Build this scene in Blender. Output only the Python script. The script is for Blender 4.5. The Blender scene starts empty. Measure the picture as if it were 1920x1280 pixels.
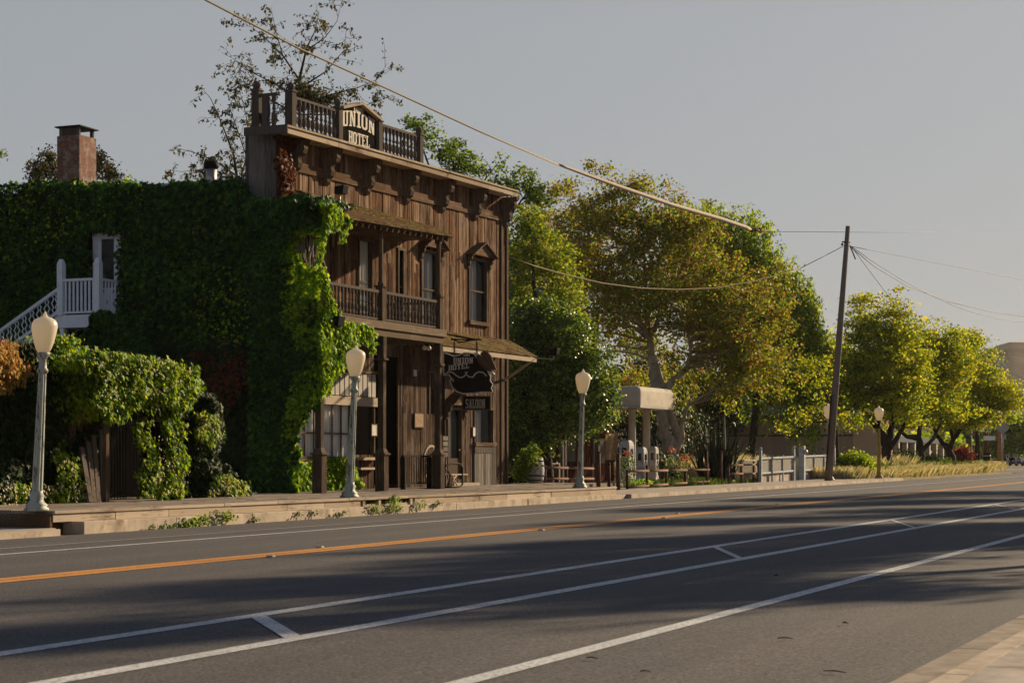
import bpy, math, random
import numpy as np
from mathutils import Vector, Matrix
R = math.radians
S = bpy.context.scene
COL = S.collection
random.seed(7)
rng = np.random.default_rng(7)

# ------------------------------------------------------------------ camera
TH = math.atan(1560/3600)          # street direction (+X) lies this far right of the view axis
CT, ST = math.cos(TH), math.sin(TH)
F, H, YH = 3600.0, 1.53, 858.0
cam_d = bpy.data.cameras.new('camera')
cam = bpy.data.objects.new('camera', cam_d); COL.objects.link(cam)
cam.location = (0, 0, H)
cam.rotation_euler = (R(90), 0, -(R(90) - TH))
cam_d.sensor_width = 36; cam_d.lens = F/1920*36
cam_d.shift_y = (YH-640)/1920
cam_d.clip_start = .1; cam_d.clip_end = 8000
cam_d.dof.use_dof = True; cam_d.dof.focus_distance = 60; cam_d.dof.aperture_fstop = 5.0
S.camera = cam
# ------------------------------------------------------------------ sky, sun, exposure
SUN_EL = R(21); sx, sy = .66, -.30
w = bpy.data.worlds.new('World'); S.world = w; w.use_nodes = True
nt = w.node_tree; nt.nodes.clear()
sky = nt.nodes.new('ShaderNodeTexSky'); sky.sky_type = 'NISHITA'; sky.sun_disc = False
sky.sun_elevation = SUN_EL; sky.sun_rotation = math.atan2(sx, sy)
sky.air_density = 1.0; sky.dust_density = 3.0; sky.ozone_density = 1.5
gm = nt.nodes.new('ShaderNodeGamma'); gm.inputs['Gamma'].default_value = .16       # evening haze evens the low sky out
tc_ = nt.nodes.new('ShaderNodeTexCoord'); sp_ = nt.nodes.new('ShaderNodeSeparateXYZ'); zr = nt.nodes.new('ShaderNodeValToRGB')
e_ = zr.color_ramp.elements; e_[0].position = .22; e_[0].color = (1.0, 1.0, 1.0, 1); e_[1].position = .62; e_[1].color = (.22, .31, .50, 1)
ml = nt.nodes.new('ShaderNodeMix'); ml.data_type = 'RGBA'; ml.blend_type = 'MULTIPLY'; ml.inputs[0].default_value = 1
ga = nt.nodes.new('ShaderNodeVectorMath'); ga.operation = 'MULTIPLY'; ga.inputs[1].default_value = (1.225, 1.29, 1.365)
bg = nt.nodes.new('ShaderNodeBackground'); bg.inputs['Strength'].default_value = .14
wo = nt.nodes.new('ShaderNodeOutputWorld'); L_ = nt.links.new
L_(sky.outputs[0], gm.inputs['Color']); L_(tc_.outputs['Generated'], sp_.inputs[0]); L_(sp_.outputs[2], zr.inputs[0])
L_(gm.outputs[0], ml.inputs[6]); L_(zr.outputs[0], ml.inputs[7]); L_(ml.outputs[2], ga.inputs[0])
L_(ga.outputs[0], bg.inputs['Color']); L_(bg.outputs[0], wo.inputs['Surface'])
sl = bpy.data.lights.new('sun', 'SUN'); sl.energy = 5.0; sl.angle = R(1.1); sl.color = (1, .79, .52)
so = bpy.data.objects.new('sun', sl); COL.objects.link(so)
hl = math.hypot(sx, sy)
SUND = Vector((sx/hl*math.cos(SUN_EL), sy/hl*math.cos(SUN_EL), math.sin(SUN_EL)))
so.rotation_euler = SUND.to_track_quat('Z', 'Y').to_euler()
S.view_settings.view_transform = 'Standard'; S.view_settings.look = 'None'
S.view_settings.gamma = 1; S.view_settings.exposure = .72
S.render.film_transparent = False
S.cycles.max_bounces = 6; S.cycles.diffuse_bounces = 3; S.cycles.transparent_max_bounces = 8
S.cycles.caustics_reflective = False; S.cycles.caustics_refractive = False

# ------------------------------------------------------------------ geometry of the place
def g(x): return .003*(min(x, 260)-32)          # the street climbs very gently
def fX(px, Y):
    u = (px-960)/F
    return Y*(CT+u*ST)/(ST-u*CT)
def fY(px, X):
    u = (px-960)/F
    return X*(ST-u*CT)/(CT+u*ST)
def dep(X, Y): return X*CT+Y*ST
def fZ(px, py, Y): return H+(YH-py)*dep(fX(px, Y), Y)/F
def zX(px, py, X): return H+(YH-py)*dep(X, fY(px, X))/F
def at(px, py, d):
    r = (px-960)*d/F
    return Vector((d*CT+r*ST, d*ST-r*CT, H+(YH-py)*d/F))
def proj(P):
    P = np.asarray(P); d = P[..., 0]*CT+P[..., 1]*ST; r = P[..., 0]*ST-P[..., 1]*CT
    return 960+F*r/d, YH-(P[..., 2]-H)*F/d

# ------------------------------------------------------------------ objects
def wl(o):
    v = Vector((0, 0, 0))
    while o: v += o.location; o = o.parent
    return v
def tag(o, label=None, cat=None, group=None, kind=None):
    for k, v in (('label', label), ('category', cat), ('group', group), ('kind', kind)):
        if v: o[k] = v
    return o
def thing(name, label, cat, loc=(0, 0, 0), group=None):
    o = bpy.data.objects.new(name, None); COL.objects.link(o); o.location = loc
    o.empty_display_size = .2
    return tag(o, label, cat, group)
def copy_tree(o, parent=None):
    c = o.copy(); COL.objects.link(c)
    if parent: c.parent = parent
    for ch in list(o.children): copy_tree(ch, c)
    return c
class MB:
    def __init__(s): s.v = []; s.f = []; s.sm = []
    def add(s, vs, fs, smooth=False):
        n = len(s.v); s.v += [tuple(v) for v in vs]; s.f += [tuple(i+n for i in f) for f in fs]; s.sm += [smooth]*len(fs)
        return s
    def box(s, x0, x1, y0, y1, z0, z1):
        return s.add([(x0,y0,z0),(x1,y0,z0),(x1,y1,z0),(x0,y1,z0),(x0,y0,z1),(x1,y0,z1),(x1,y1,z1),(x0,y1,z1)],
            [(0,3,2,1),(4,5,6,7),(0,1,5,4),(1,2,6,5),(2,3,7,6),(3,0,4,7)])
    def cbox(s, c, sz): return s.box(c[0]-sz[0]/2,c[0]+sz[0]/2,c[1]-sz[1]/2,c[1]+sz[1]/2,c[2]-sz[2]/2,c[2]+sz[2]/2)
    def hexa(s, p):   # 8 points, bottom loop then top loop
        return s.add(p, [(0,3,2,1),(4,5,6,7),(0,1,5,4),(1,2,6,5),(2,3,7,6),(3,0,4,7)])
    def bar(s, a, b, w, h, up=(0,0,1)):
        a, b = Vector(a), Vector(b); d = (b-a).normalized(); u = Vector(up)
        if abs(d.dot(u)) > .98: u = Vector((0,1,0))
        x = d.cross(u).normalized()*w/2; y = x.cross(d).normalized()*h/2
        return s.hexa([a-x-y,a+x-y,b+x-y,b-x-y,a-x+y,a+x+y,b+x+y,b-x+y])
    def tube(s, pts, rad, n=8, cap=True, smooth=True):
        pts = [Vector(p) for p in pts]
        if not hasattr(rad, '__len__'): rad = [rad]*len(pts)
        vs = []; prev = None
        for i, p in enumerate(pts):
            d = (pts[min(i+1, len(pts)-1)]-pts[max(i-1, 0)])
            d = d.normalized() if d.length > 1e-9 else Vector((0,0,1))
            if prev is None: x = d.orthogonal().normalized()
            else:
                x = prev-d*prev.dot(d); x = x.normalized() if x.length > 1e-6 else d.orthogonal().normalized()
            prev = x; y = d.cross(x)
            for k in range(n):
                a = 2*math.pi*k/n; vs.append(p+(x*math.cos(a)+y*math.sin(a))*rad[i])
        fs = [(i*n+k, i*n+(k+1)%n, (i+1)*n+(k+1)%n, (i+1)*n+k) for i in range(len(pts)-1) for k in range(n)]
        if cap: fs += [tuple(range(n-1,-1,-1)), tuple((len(pts)-1)*n+k for k in range(n))]
        return s.add(vs, fs, smooth)
    def lathe(s, c, prof, n=12, smooth=True, rot=0, lean=(0,0)):
        vs = []
        z0 = prof[0][1]
        for r, z in prof:
            for k in range(n):
                a = 2*math.pi*k/n+rot; vs.append((c[0]+lean[0]*(z-z0)+r*math.cos(a), c[1]+lean[1]*(z-z0)+r*math.sin(a), c[2]+z))
        m = len(prof)
        fs = [(i*n+k, i*n+(k+1)%n, (i+1)*n+(k+1)%n, (i+1)*n+k) for i in range(m-1) for k in range(n)]
        fs += [tuple(range(n-1,-1,-1)), tuple((m-1)*n+k for k in range(n))]
        return s.add(vs, fs, smooth)
    def prism(s, poly, fn0, fn1, smooth=False):   # poly 2-D; fn0/fn1 map to the two end faces
        n = len(poly); vs = [fn0(*p) for p in poly]+[fn1(*p) for p in poly]
        return s.add(vs, [tuple(range(n)), tuple(range(2*n-1, n-1, -1))]+[(i, n+i, n+(i+1)%n, (i+1)%n) for i in range(n)], smooth)
    def sphere(s, c, r, n=12, m=8, sc=(1,1,1)):
        return s.lathe(c, [(max(.001, r*math.sin(math.pi*i/m)), 0-r*math.cos(math.pi*i/m)*sc[2]) for i in range(m+1)], n)
    def quad(s, a, b, c, d): return s.add([a,b,c,d], [(0,1,2,3)])
    def tilt(s, fn): s.v = [fn(v) for v in s.v]; return s
    def build(s, name, mat, parent=None, origin=None, bevel=0):
        me = bpy.data.meshes.new(name)
        off = wl(parent) if parent else Vector(origin or (0,0,0))
        me.from_pydata([(v[0]-off.x, v[1]-off.y, v[2]-off.z) for v in s.v], [], s.f)
        me.polygons.foreach_set('use_smooth', s.sm)
        me.materials.append(mat); me.update()
        o = bpy.data.objects.new(name, me); COL.objects.link(o)
        if parent: o.parent = parent
        else: o.location = off
        if bevel:
            b = o.modifiers.new('bevel', 'BEVEL'); b.width = bevel; b.segments = 2; b.limit_method = 'ANGLE'
        return o
def np_mesh(name, V, Fc, mat, parent=None, origin=None):   # V (n,3), Fc (m,k)
    off = wl(parent) if parent else Vector(origin or (0,0,0))
    V = np.asarray(V, dtype=np.float32)-np.array(off, dtype=np.float32)
    me = bpy.data.meshes.new(name); k = Fc.shape[1]
    me.vertices.add(len(V)); me.vertices.foreach_set('co', V.ravel())
    me.loops.add(Fc.size); me.loops.foreach_set('vertex_index', Fc.ravel().astype(np.int32))
    me.polygons.add(len(Fc)); me.polygons.foreach_set('loop_start', (np.arange(len(Fc))*k).astype(np.int32))
    me.update(calc_edges=True); me.materials.append(mat)
    o = bpy.data.objects.new(name, me); COL.objects.link(o)
    if parent: o.parent = parent
    else: o.location = off
    return o

# ------------------------------------------------------------------ materials
def mat_base(name, rough=.85, spec=.3):
    m = bpy.data.materials.new(name); m.use_nodes = True
    n = m.node_tree.nodes; b = n['Principled BSDF']; b.inputs['Roughness'].default_value = rough
    b.inputs['Specular IOR Level'].default_value = spec
    return m, m.node_tree, b
def nd(t, typ, **kw):
    n = t.nodes.new(typ)
    for k, v in kw.items(): setattr(n, k, v)
    return n
def ramp(t, src, stops, interp='LINEAR'):
    r = nd(t, 'ShaderNodeValToRGB'); r.color_ramp.interpolation = interp; e = r.color_ramp.elements
    while len(e) < len(stops): e.new(.5)
    for i, (p, c) in enumerate(stops): e[i].position = p; e[i].color = (*c, 1) if len(c) == 3 else c
    t.links.new(src, r.inputs[0]); return r.outputs[0]
def noise(t, scale, detail=6, rough=.6, vec=None, stretch=None, obj=True):
    tc = nd(t, 'ShaderNodeTexCoord'); mp = nd(t, 'ShaderNodeMapping')
    t.links.new(tc.outputs['Object'], mp.inputs['Vector'])
    if stretch: mp.inputs['Scale'].default_value = stretch
    n = nd(t, 'ShaderNodeTexNoise'); n.inputs['Scale'].default_value = scale; n.inputs['Detail'].default_value = detail
    n.inputs['Roughness'].default_value = rough
    t.links.new(mp.outputs[0], n.inputs['Vector']); return n.outputs['Fac']
def mixc(t, fac, a, b, mode='MIX'):
    m = nd(t, 'ShaderNodeMix', data_type='RGBA', blend_type=mode)
    for s_, v in ((m.inputs[0], fac), (m.inputs[6], a), (m.inputs[7], b)):
        if isinstance(v, (int, float)): s_.default_value = v
        elif isinstance(v, tuple): s_.default_value = (*v, 1) if len(v) == 3 else v
        else: t.links.new(v, s_)
    return m.outputs[2]
def bump(t, b, h, strength=.4, dist=.02):
    n = nd(t, 'ShaderNodeBump'); n.inputs['Strength'].default_value = strength; n.inputs['Distance'].default_value = dist
    t.links.new(h, n.inputs['Height']); t.links.new(n.outputs[0], b.inputs['Normal'])
def plain(name, c, rough=.7, var=.25, scale=6, spec=.12, metal=0, stretch=None, dirt=None):
    m, t, b = mat_base(name, rough, spec); b.inputs['Metallic'].default_value = metal
    n = noise(t, scale, stretch=stretch)
    col = ramp(t, n, [(.3, tuple(x*(1-var) for x in c)), (.7, tuple(min(1, x*(1+var)) for x in c))])
    if dirt:
        n2 = noise(t, scale*.6, 8, .7); f = ramp(t, n2, [(.5, (0,0,0)), (.68, (1,1,1))])
        col = mixc(t, f, col, dirt)
    t.links.new(col, b.inputs['Base Color']); bump(t, b, n, .25, .01)
    return m
def wood(name, cols, rough=.85, axis='z', wear=None, scale=1, bs=.5, isl_w=.55, gr_w=.75):
    """weathered boards: tone per board (mesh island), long grain, worn pale streaks"""
    m, t, b = mat_base(name, max(rough,.95), .03)
    st = {'z': (14, 14, .9), 'x': (.9, 14, 14), 'y': (14, .9, 14)}[axis]
    st = tuple(v*scale for v in st)
    gr = noise(t, 2.0, 8, .65, stretch=st)
    big = noise(t, .9, 4, .6)
    geo = nd(t, 'ShaderNodeNewGeometry')
    isl = geo.outputs['Random Per Island']
    a = nd(t, 'ShaderNodeMath', operation='MULTIPLY_ADD'); t.links.new(isl, a.inputs[0]); a.inputs[1].default_value = isl_w
    ad = nd(t, 'ShaderNodeMath', operation='MULTIPLY_ADD'); t.links.new(gr, ad.inputs[0]); ad.inputs[1].default_value = gr_w; ad.inputs[2].default_value = -.3*gr_w
    t.links.new(ad.outputs[0], a.inputs[2])
    n = len(cols)
    col = ramp(t, a.outputs[0], [(.05+.85*i/(n-1), c) for i, c in enumerate(cols)])
    if wear:
        mu = nd(t, 'ShaderNodeMath', operation='MULTIPLY'); t.links.new(big, mu.inputs[0]); t.links.new(gr, mu.inputs[1])
        f = ramp(t, mu.outputs[0], [(.27, (0,0,0)), (.40, (1,1,1))]); col = mixc(t, f, col, wear)
    t.links.new(col, b.inputs['Base Color']); bump(t, b, gr, bs, .015)
    return m
def foliage(name, cols, trans=.35, rough=.6, patch=.25, patch_scale=.35, spec=.15):
    m = bpy.data.materials.new(name); m.use_nodes = True; t = m.node_tree; b = t.nodes['Principled BSDF']
    geo = nd(t, 'ShaderNodeNewGeometry'); isl = geo.outputs['Random Per Island']
    nz = noise(t, patch_scale, 3, .5)
    a = nd(t, 'ShaderNodeMath', operation='MULTIPLY_ADD'); t.links.new(nz, a.inputs[0]); a.inputs[1].default_value = patch*4; 
    sb = nd(t, 'ShaderNodeMath', operation='SUBTRACT'); t.links.new(isl, sb.inputs[0]); sb.inputs[1].default_value = patch*2
    t.links.new(sb.outputs[0], a.inputs[2])
    col = ramp(t, a.outputs[0], [(i/(len(cols)-1) if len(cols) > 1 else 0, c) for i, c in enumerate(cols)])
    t.links.new(col, b.inputs['Base Color']); b.inputs['Roughness'].default_value = max(rough, .55); b.inputs['Specular IOR Level'].default_value = spec
    tr = nd(t, 'ShaderNodeBsdfTranslucent'); br = mixc(t, 1.0, col, (1.25, 1.15, .55), 'MULTIPLY'); t.links.new(br, tr.inputs['Color'])
    mx = nd(t, 'ShaderNodeMixShader'); mx.inputs[0].default_value = trans
    t.links.new(b.outputs[0], mx.inputs[1]); t.links.new(tr.outputs[0], mx.inputs[2])
    t.links.new(mx.outputs[0], t.nodes['Material Output'].inputs['Surface'])
    return m

M = {}
M['boards'] = wood('weathered_siding', [(.006,.0045,.004), (.016,.010,.008), (.068,.032,.018), (.022,.014,.010), (.19,.088,.042), (.064,.035,.022), (.12,.087,.065), (.28,.175,.11)], wear=(.23,.165,.12), bs=1, isl_w=.66, gr_w=1.4)
M['boards_grey'] = wood('grey_siding', [(.035,.03,.027), (.085,.072,.064), (.16,.14,.125), (.24,.215,.195)], bs=1, isl_w=.5, gr_w=1.3)
M['trim'] = wood('brown_trim', [(.05,.028,.018), (.10,.06,.036), (.16,.10,.065)], axis='x', wear=(.24,.19,.14))
M['boards_dark'] = wood('dark_porch_siding', [(.006,.0045,.004), (.016,.011,.009), (.055,.032,.022), (.022,.015,.012), (.12,.065,.037), (.05,.033,.025), (.13,.10,.08)], wear=(.17,.13,.10), bs=1, isl_w=.66, gr_w=1.4)  # darker, greyer copy of the siding; porch shade is deepened in its colour
M['trimz'] = wood('brown_post', [(.04,.028,.021), (.085,.06,.044), (.18,.135,.10)], axis='z', wear=(.18,.14,.105))
M['cornice'] = wood('pale_cornice', [(.22,.16,.11), (.38,.30,.22), (.50,.41,.32)], axis='x', wear=(.09,.055,.035))
M['rail'] = wood('rail_wood', [(.06,.05,.045), (.11,.09,.078), (.17,.14,.115)], axis='z')
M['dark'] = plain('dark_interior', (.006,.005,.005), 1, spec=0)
M['shingle'] = wood('mossy_shingles', [(.07,.045,.03), (.17,.10,.055), (.20,.17,.06), (.34,.25,.17)], axis='y', scale=.5, bs=.8)
M['deck'] = wood('deck_planks', [(.15,.125,.105), (.23,.19,.16), (.31,.26,.22)], axis='x', wear=(.38,.32,.26))
M['fascia'] = wood('boardwalk_face', [(.28,.225,.17), (.41,.335,.26), (.50,.42,.33)], axis='x', wear=(.17,.12,.09))
M['greypaint'] = plain('blue_grey_paint', (.36,.37,.38), .6, .15, 9, dirt=(.20,.19,.18))
M['fencewhite'] = plain('fence_paint', (.36,.40,.44), .6, .12, 5, dirt=(.22,.21,.19))
M['beam'] = wood('balcony_beam_wood', [(.10,.07,.05), (.16,.12,.085), (.24,.18,.13)], axis='x', wear=(.30,.24,.18))
M['white'] = plain('white_paint', (.74,.78,.84), .5, .08, 5)
M['black'] = plain('black_iron', (.012,.011,.010), .6, spec=.03)
M['signblack'] = plain('sign_black', (.014,.012,.011), .9, .5, 3, 0)
M['letters'] = plain('letter_cream', (.38,.335,.275), .6, .2, 8)
M['greyletters'] = plain('letter_grey', (.54,.51,.47), .6, .2, 8)
M['curtain'] = plain('lace_curtain', (.85,.83,.79), .9, .12, 5, stretch=(8,8,.3))
M['curtain_dim'] = plain('dim_curtain', (.30,.30,.31), .9, .2, 5, stretch=(8,8,.3))
M['panel'] = plain('pale_panel', (.38,.35,.31), .8, .25, 6, stretch=(6,6,.6))
M['brown'] = plain('notice_brown', (.25,.16,.09), .7)
M['paper'] = plain('paper', (.58,.55,.48), .8, .1)
M['metal'] = plain('galvanised', (.35,.34,.33), .45, .3, 10, metal=.6)
M['bulb'] = plain('bulb_glass', (.75,.70,.6), .25, .05)
def glassm(name, c=(.02,.022,.025)):
    m, t, b = mat_base(name, .06, .6); b.inputs['Base Color'].default_value = (*c, 1)
    tr = nd(t, 'ShaderNodeBsdfTransparent'); mx = nd(t, 'ShaderNodeMixShader'); mx.inputs[0].default_value = .94
    t.links.new(b.outputs[0], mx.inputs[1]); t.links.new(tr.outputs[0], mx.inputs[2])
    t.links.new(mx.outputs[0], t.nodes['Material Output'].inputs['Surface']); return m
M['glass'] = glassm('window_glass')
m, t, b = mat_base('dark_glass', .15, .2); b.inputs['Base Color'].default_value = (.012,.012,.014,1); M['darkglass'] = m
# lamp paint with rust
m, t, b = mat_base('lamp_paint', .55, .4)
n1 = noise(t, 2.5, 8, .7, stretch=(3,3,1)); f = ramp(t, n1, [(.51,(0,0,0)),(.60,(1,1,1))])
t.links.new(mixc(t, f, (.36,.385,.33), (.10,.055,.035)), b.inputs['Base Color']); bump(t, b, n1, .3, .01); M['lamppaint'] = m
m, t, b = mat_base('globe_glass', .3, .5); b.inputs['Base Color'].default_value = (.80,.74,.62,1)
b.inputs['Subsurface Weight'].default_value = .0
tr = nd(t, 'ShaderNodeBsdfTranslucent'); tr.inputs['Color'].default_value = (.9,.82,.66,1)
mx = nd(t, 'ShaderNodeMixShader'); mx.inputs[0].default_value = .45
t.links.new(b.outputs[0], mx.inputs[1]); t.links.new(tr.outputs[0], mx.inputs[2]); t.links.new(mx.outputs[0], t.nodes['Material Output'].inputs['Surface']); M['globe'] = m
# brick
def brick(name, c1, c2, mortar, scale=1):
    m, t, b = mat_base(name, .9, .2); tc = nd(t, 'ShaderNodeTexCoord'); mp = nd(t, 'ShaderNodeMapping')
    sp = nd(t, 'ShaderNodeSeparateXYZ'); cb = nd(t, 'ShaderNodeCombineXYZ'); ad = nd(t, 'ShaderNodeMath', operation='ADD')
    t.links.new(tc.outputs['Object'], sp.inputs[0]); t.links.new(sp.outputs[0], ad.inputs[0]); t.links.new(sp.outputs[1], ad.inputs[1])
    t.links.new(ad.outputs[0], cb.inputs[0]); t.links.new(sp.outputs[2], cb.inputs[1])
    br = nd(t, 'ShaderNodeTexBrick'); t.links.new(cb.outputs[0], br.inputs['Vector']); br.inputs['Scale'].default_value = scale
    br.inputs['Brick Width'].default_value = .22; br.inputs['Row Height'].default_value = .075; br.inputs['Mortar Size'].default_value = .008
    br.inputs['Color1'].default_value = (*c1,1); br.inputs['Color2'].default_value = (*c2,1); br.inputs['Mortar'].default_value = (*mortar,1)
    n = noise(t, 3, 8, .7); f = ramp(t, n, [(.48,(0,0,0)),(.62,(.85,.85,.85))])
    t.links.new(mixc(t, f, br.outputs[0], (.30,.26,.22)), b.inputs['Base Color']); bump(t, b, br.outputs['Fac'], -.5, .01); return m
M['brick'] = brick('chimney_brick', (.15,.060,.040), (.22,.088,.056), (.17,.13,.11))
# ivy and leaves
M['ivy'] = foliage('ivy_leaf', [(.005,.018,.004), (.010,.040,.006), (.022,.075,.009), (.042,.12,.012), (.09,.20,.02)], .30, .45, .18, .5)  # kept dark: the shade on the side wall is put into the leaf colour
M['ivybright'] = foliage('ivy_leaf_sunny', [(.04,.13,.008), (.13,.28,.012), (.30,.45,.018), (.45,.56,.03)], .5, .45, .15, .6)  # sunlit copy of the ivy, sunshine put into its yellow-green tones
M['ivyred'] = foliage('ivy_leaf_red', [(.05,.014,.008), (.12,.028,.014), (.20,.05,.02), (.10,.04,.015)], .3, .6, .15, 1)
M['vine'] = foliage('flowering_vine_sunlit', [(.02,.06,.008), (.07,.17,.012), (.18,.32,.015), (.33,.43,.02), (.42,.46,.03)], .48, .5, .2, .6)  # top-lit vine leaves: sunlight put into the paler colours
M['vinedark'] = foliage('hedge_leaf_shaded', [(.006,.017,.005), (.012,.032,.008), (.022,.05,.011), (.04,.062,.013), (.05,.045,.017)], .25, .5, .22, .5)  # darker copy for hedge and vine undersides: shade put into the colour
M['blossom'] = foliage('blossom', [(.55,.50,.38), (.65,.55,.45)], .3, .7)
M['orange'] = foliage('orange_leaf', [(.16,.18,.03), (.36,.26,.05), (.46,.27,.09), (.42,.17,.07)], .45, .6, .2, 1)
M['syc'] = foliage('sycamore_leaf', [(.05,.11,.012), (.13,.24,.016), (.23,.33,.025), (.38,.42,.035), (.24,.26,.03), (.29,.19,.045), (.27,.12,.045), (.15,.075,.035)], .5, .55, .22, .28)
M['green'] = foliage('green_leaf', [(.03,.075,.012), (.08,.16,.018), (.18,.28,.025), (.30,.36,.035)], .45, .5, .2, .4)
M['yellowgreen'] = foliage('yellow_green_leaf', [(.06,.13,.012), (.17,.27,.016), (.34,.41,.02), (.50,.50,.03), (.60,.48,.04)], .55, .55, .2, .28)
M['oak'] = foliage('glossy_oak_leaf', [(.010,.03,.006), (.04,.10,.010), (.14,.25,.018), (.38,.46,.05)], .34, .35, .18, .6, .4)
M['lightgreen'] = foliage('light_green_leaf', [(.05,.11,.012), (.12,.21,.018), (.24,.33,.025), (.36,.40,.035), (.30,.26,.05)], .5, .55, .2, .35)
M['oak'].node_tree.nodes['Principled BSDF'].inputs['Roughness'].default_value = .48; M['oak'].node_tree.nodes['Principled BSDF'].inputs['Specular IOR Level'].default_value = .7
M['weep'] = foliage('weeping_leaf', [(.06,.12,.015), (.16,.26,.022), (.30,.40,.03), (.44,.50,.045)], .55, .5, .22, .45)
M['sparse'] = foliage('sparse_leaf', [(.02,.04,.015), (.04,.055,.02), (.13,.11,.04), (.22,.17,.06)], .3, .6, .1, .5)
M['bark'] = plain('bark', (.06,.042,.03), .95, .5, 4, stretch=(4,4,.8))
M['bark_pale'] = plain('sycamore_bark', (.34,.29,.22), .9, .3, 2.5, stretch=(2,2,1), dirt=(.15,.12,.09))
M['bark_dark'] = plain('dark_bark', (.035,.025,.02), .95, .5, 4, stretch=(4,4,.8))
M['flowerred'] = foliage('red_flower', [(.28,.05,.025), (.36,.10,.04)], .3, .7)
M['redbush'] = foliage('red_bush', [(.10,.015,.015), (.22,.03,.03), (.30,.06,.04)], .3, .6)
M['dry'] = foliage('dry_grass', [(.32,.28,.19), (.50,.44,.33), (.66,.59,.47), (.27,.29,.14), (.45,.36,.24)], .35, .8, .25, .5)
M['weedgreen'] = foliage('weed_green', [(.03,.07,.015), (.08,.14,.025), (.14,.19,.04)], .35, .6, .1, 1)
# ground materials
m, t, b = mat_base('asphalt', .78, .35)
n1 = noise(t, .12, 5, .6, stretch=(.35,1.6,1)); n2 = noise(t, 30, 6, .8); n3 = noise(t, 1.1, 6, .65, stretch=(.25,2.2,1))
c = ramp(t, n1, [(.3,(.060,.054,.055)),(.7,(.084,.076,.076))]); c = mixc(t, .45, c, ramp(t, n3, [(.3,(.052,.048,.050)),(.7,(.090,.082,.080))]))
c = mixc(t, .9, c, ramp(t, n2, [(.40,(.30,.29,.30)),(.5,(.90,.90,.90)),(.60,(2.1,2.0,1.9))]), 'MULTIPLY')
tc = nd(t, 'ShaderNodeTexCoord'); sp = nd(t, 'ShaderNodeSeparateXYZ'); t.links.new(tc.outputs['Object'], sp.inputs[0])
# tyre polish in each lane, tar seams and cracks
wv = nd(t, 'ShaderNodeMath', operation='MULTIPLY'); t.links.new(sp.outputs[1], wv.inputs[0]); wv.inputs[1].default_value = 2*math.pi/1.9
sn = nd(t, 'ShaderNodeMath', operation='SINE'); t.links.new(wv.outputs[0], sn.inputs[0])
ty = ramp(t, sn.outputs[0], [(0,(.90,.90,.90)),(1,(1.08,1.07,1.06))]); c = mixc(t, 1, c, ty, 'MULTIPLY')
vo = nd(t, 'ShaderNodeTexVoronoi', feature='DISTANCE_TO_EDGE'); mp = nd(t, 'ShaderNodeMapping'); mp.inputs['Scale'].default_value = (.16,.42,1)
nw = nd(t, 'ShaderNodeTexNoise'); nw.inputs['Scale'].default_value = 1.4; va = nd(t, 'ShaderNodeVectorMath', operation='ADD'); t.links.new(tc.outputs['Object'], nw.inputs['Vector'])
t.links.new(tc.outputs['Object'], va.inputs[0]); t.links.new(nw.outputs['Color'], va.inputs[1]); t.links.new(va.outputs[0], mp.inputs[0]); t.links.new(mp.outputs[0], vo.inputs['Vector'])
ck = ramp(t, vo.outputs['Distance'], [(0,(1,1,1)),(.006,(0,0,0))]); mk = ramp(t, noise(t, .25, 3, .5), [(.52,(0,0,0)),(.6,(.8,.8,.8))])
c = mixc(t, mixc(t, 1, ck, mk, 'MULTIPLY'), c, (.02,.018,.018))
oil = ramp(t, noise(t, .7, 6, .7, stretch=(.5,1.4,1)), [(.60,(0,0,0)),(.72,(.45,.45,.45))]); c = mixc(t, oil, c, (.03,.028,.028))
t.links.new(c, b.inputs['Base Color']); bump(t, b, n2, .7, .006); M['asphalt'] = m
def paint(name, c, wearc=(.12,.11,.105)):
    m, t, b = mat_base(name, .6, .3); n = noise(t, 22, 8, .75); n2 = noise(t, .8, 4, .6)
    f = ramp(t, n, [(.41,(1,1,1)),(.50,(0,0,0))]); cc = mixc(t, mixc(t, .25, f, (0,0,0)), c, wearc)
    cc = mixc(t, 1.0, cc, ramp(t, n2, [(.3,(.82,.82,.82)),(.7,(1.05,1.05,1.05))]), 'MULTIPLY')
    t.links.new(cc, b.inputs['Base Color']); return m
M['linewhite'] = paint('line_white', (.62,.62,.61)); M['lineyellow'] = paint('line_yellow', (.62,.27,.055), (.2,.11,.06))
M['lineworn'] = paint('line_worn', (.30,.29,.275))
M['concrete'] = plain('concrete', (.35,.305,.26), .9, .3, 2.4, dirt=(.22,.175,.135))
M['kerb'] = plain('kerb_concrete', (.42,.345,.27), .9, .25, 2.2, dirt=(.22,.16,.11))
M['soil'] = plain('soil', (.13,.10,.07), .95, .4, 1.2)
M['verge'] = plain('dry_verge', (.24,.19,.11), .95, .4, 1.2, dirt=(.12,.12,.05))

# ================================================================== SETTING
def sheet(name, mat, x0, x1, y0, y1, dz, thick=0, kind='structure'):
    xs = [x0]+([260] if x0 < 260 < x1 else [])+[x1]; mb = MB()
    for a, b in zip(xs, xs[1:]):
        if thick: mb.hexa([(a,y0,g(a)+dz-thick),(b,y0,g(b)+dz-thick),(b,y1,g(b)+dz-thick),(a,y1,g(a)+dz-thick),(a,y0,g(a)+dz),(b,y0,g(b)+dz),(b,y1,g(b)+dz),(a,y1,g(a)+dz)])
        else: mb.quad((a,y0,g(a)+dz),(b,y0,g(b)+dz),(b,y1,g(b)+dz),(a,y1,g(a)+dz))
    o = mb.build(name, mat); tag(o, kind=kind); return o
sheet('ground', M['soil'], -200, 2200, -900, 1700, -.02)
sheet('road', M['asphalt'], -200, 900, 2.4, 23.2, 0)
sheet('side_street', M['asphalt'], 186, 205, 23.2, 400, -.004)
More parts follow.
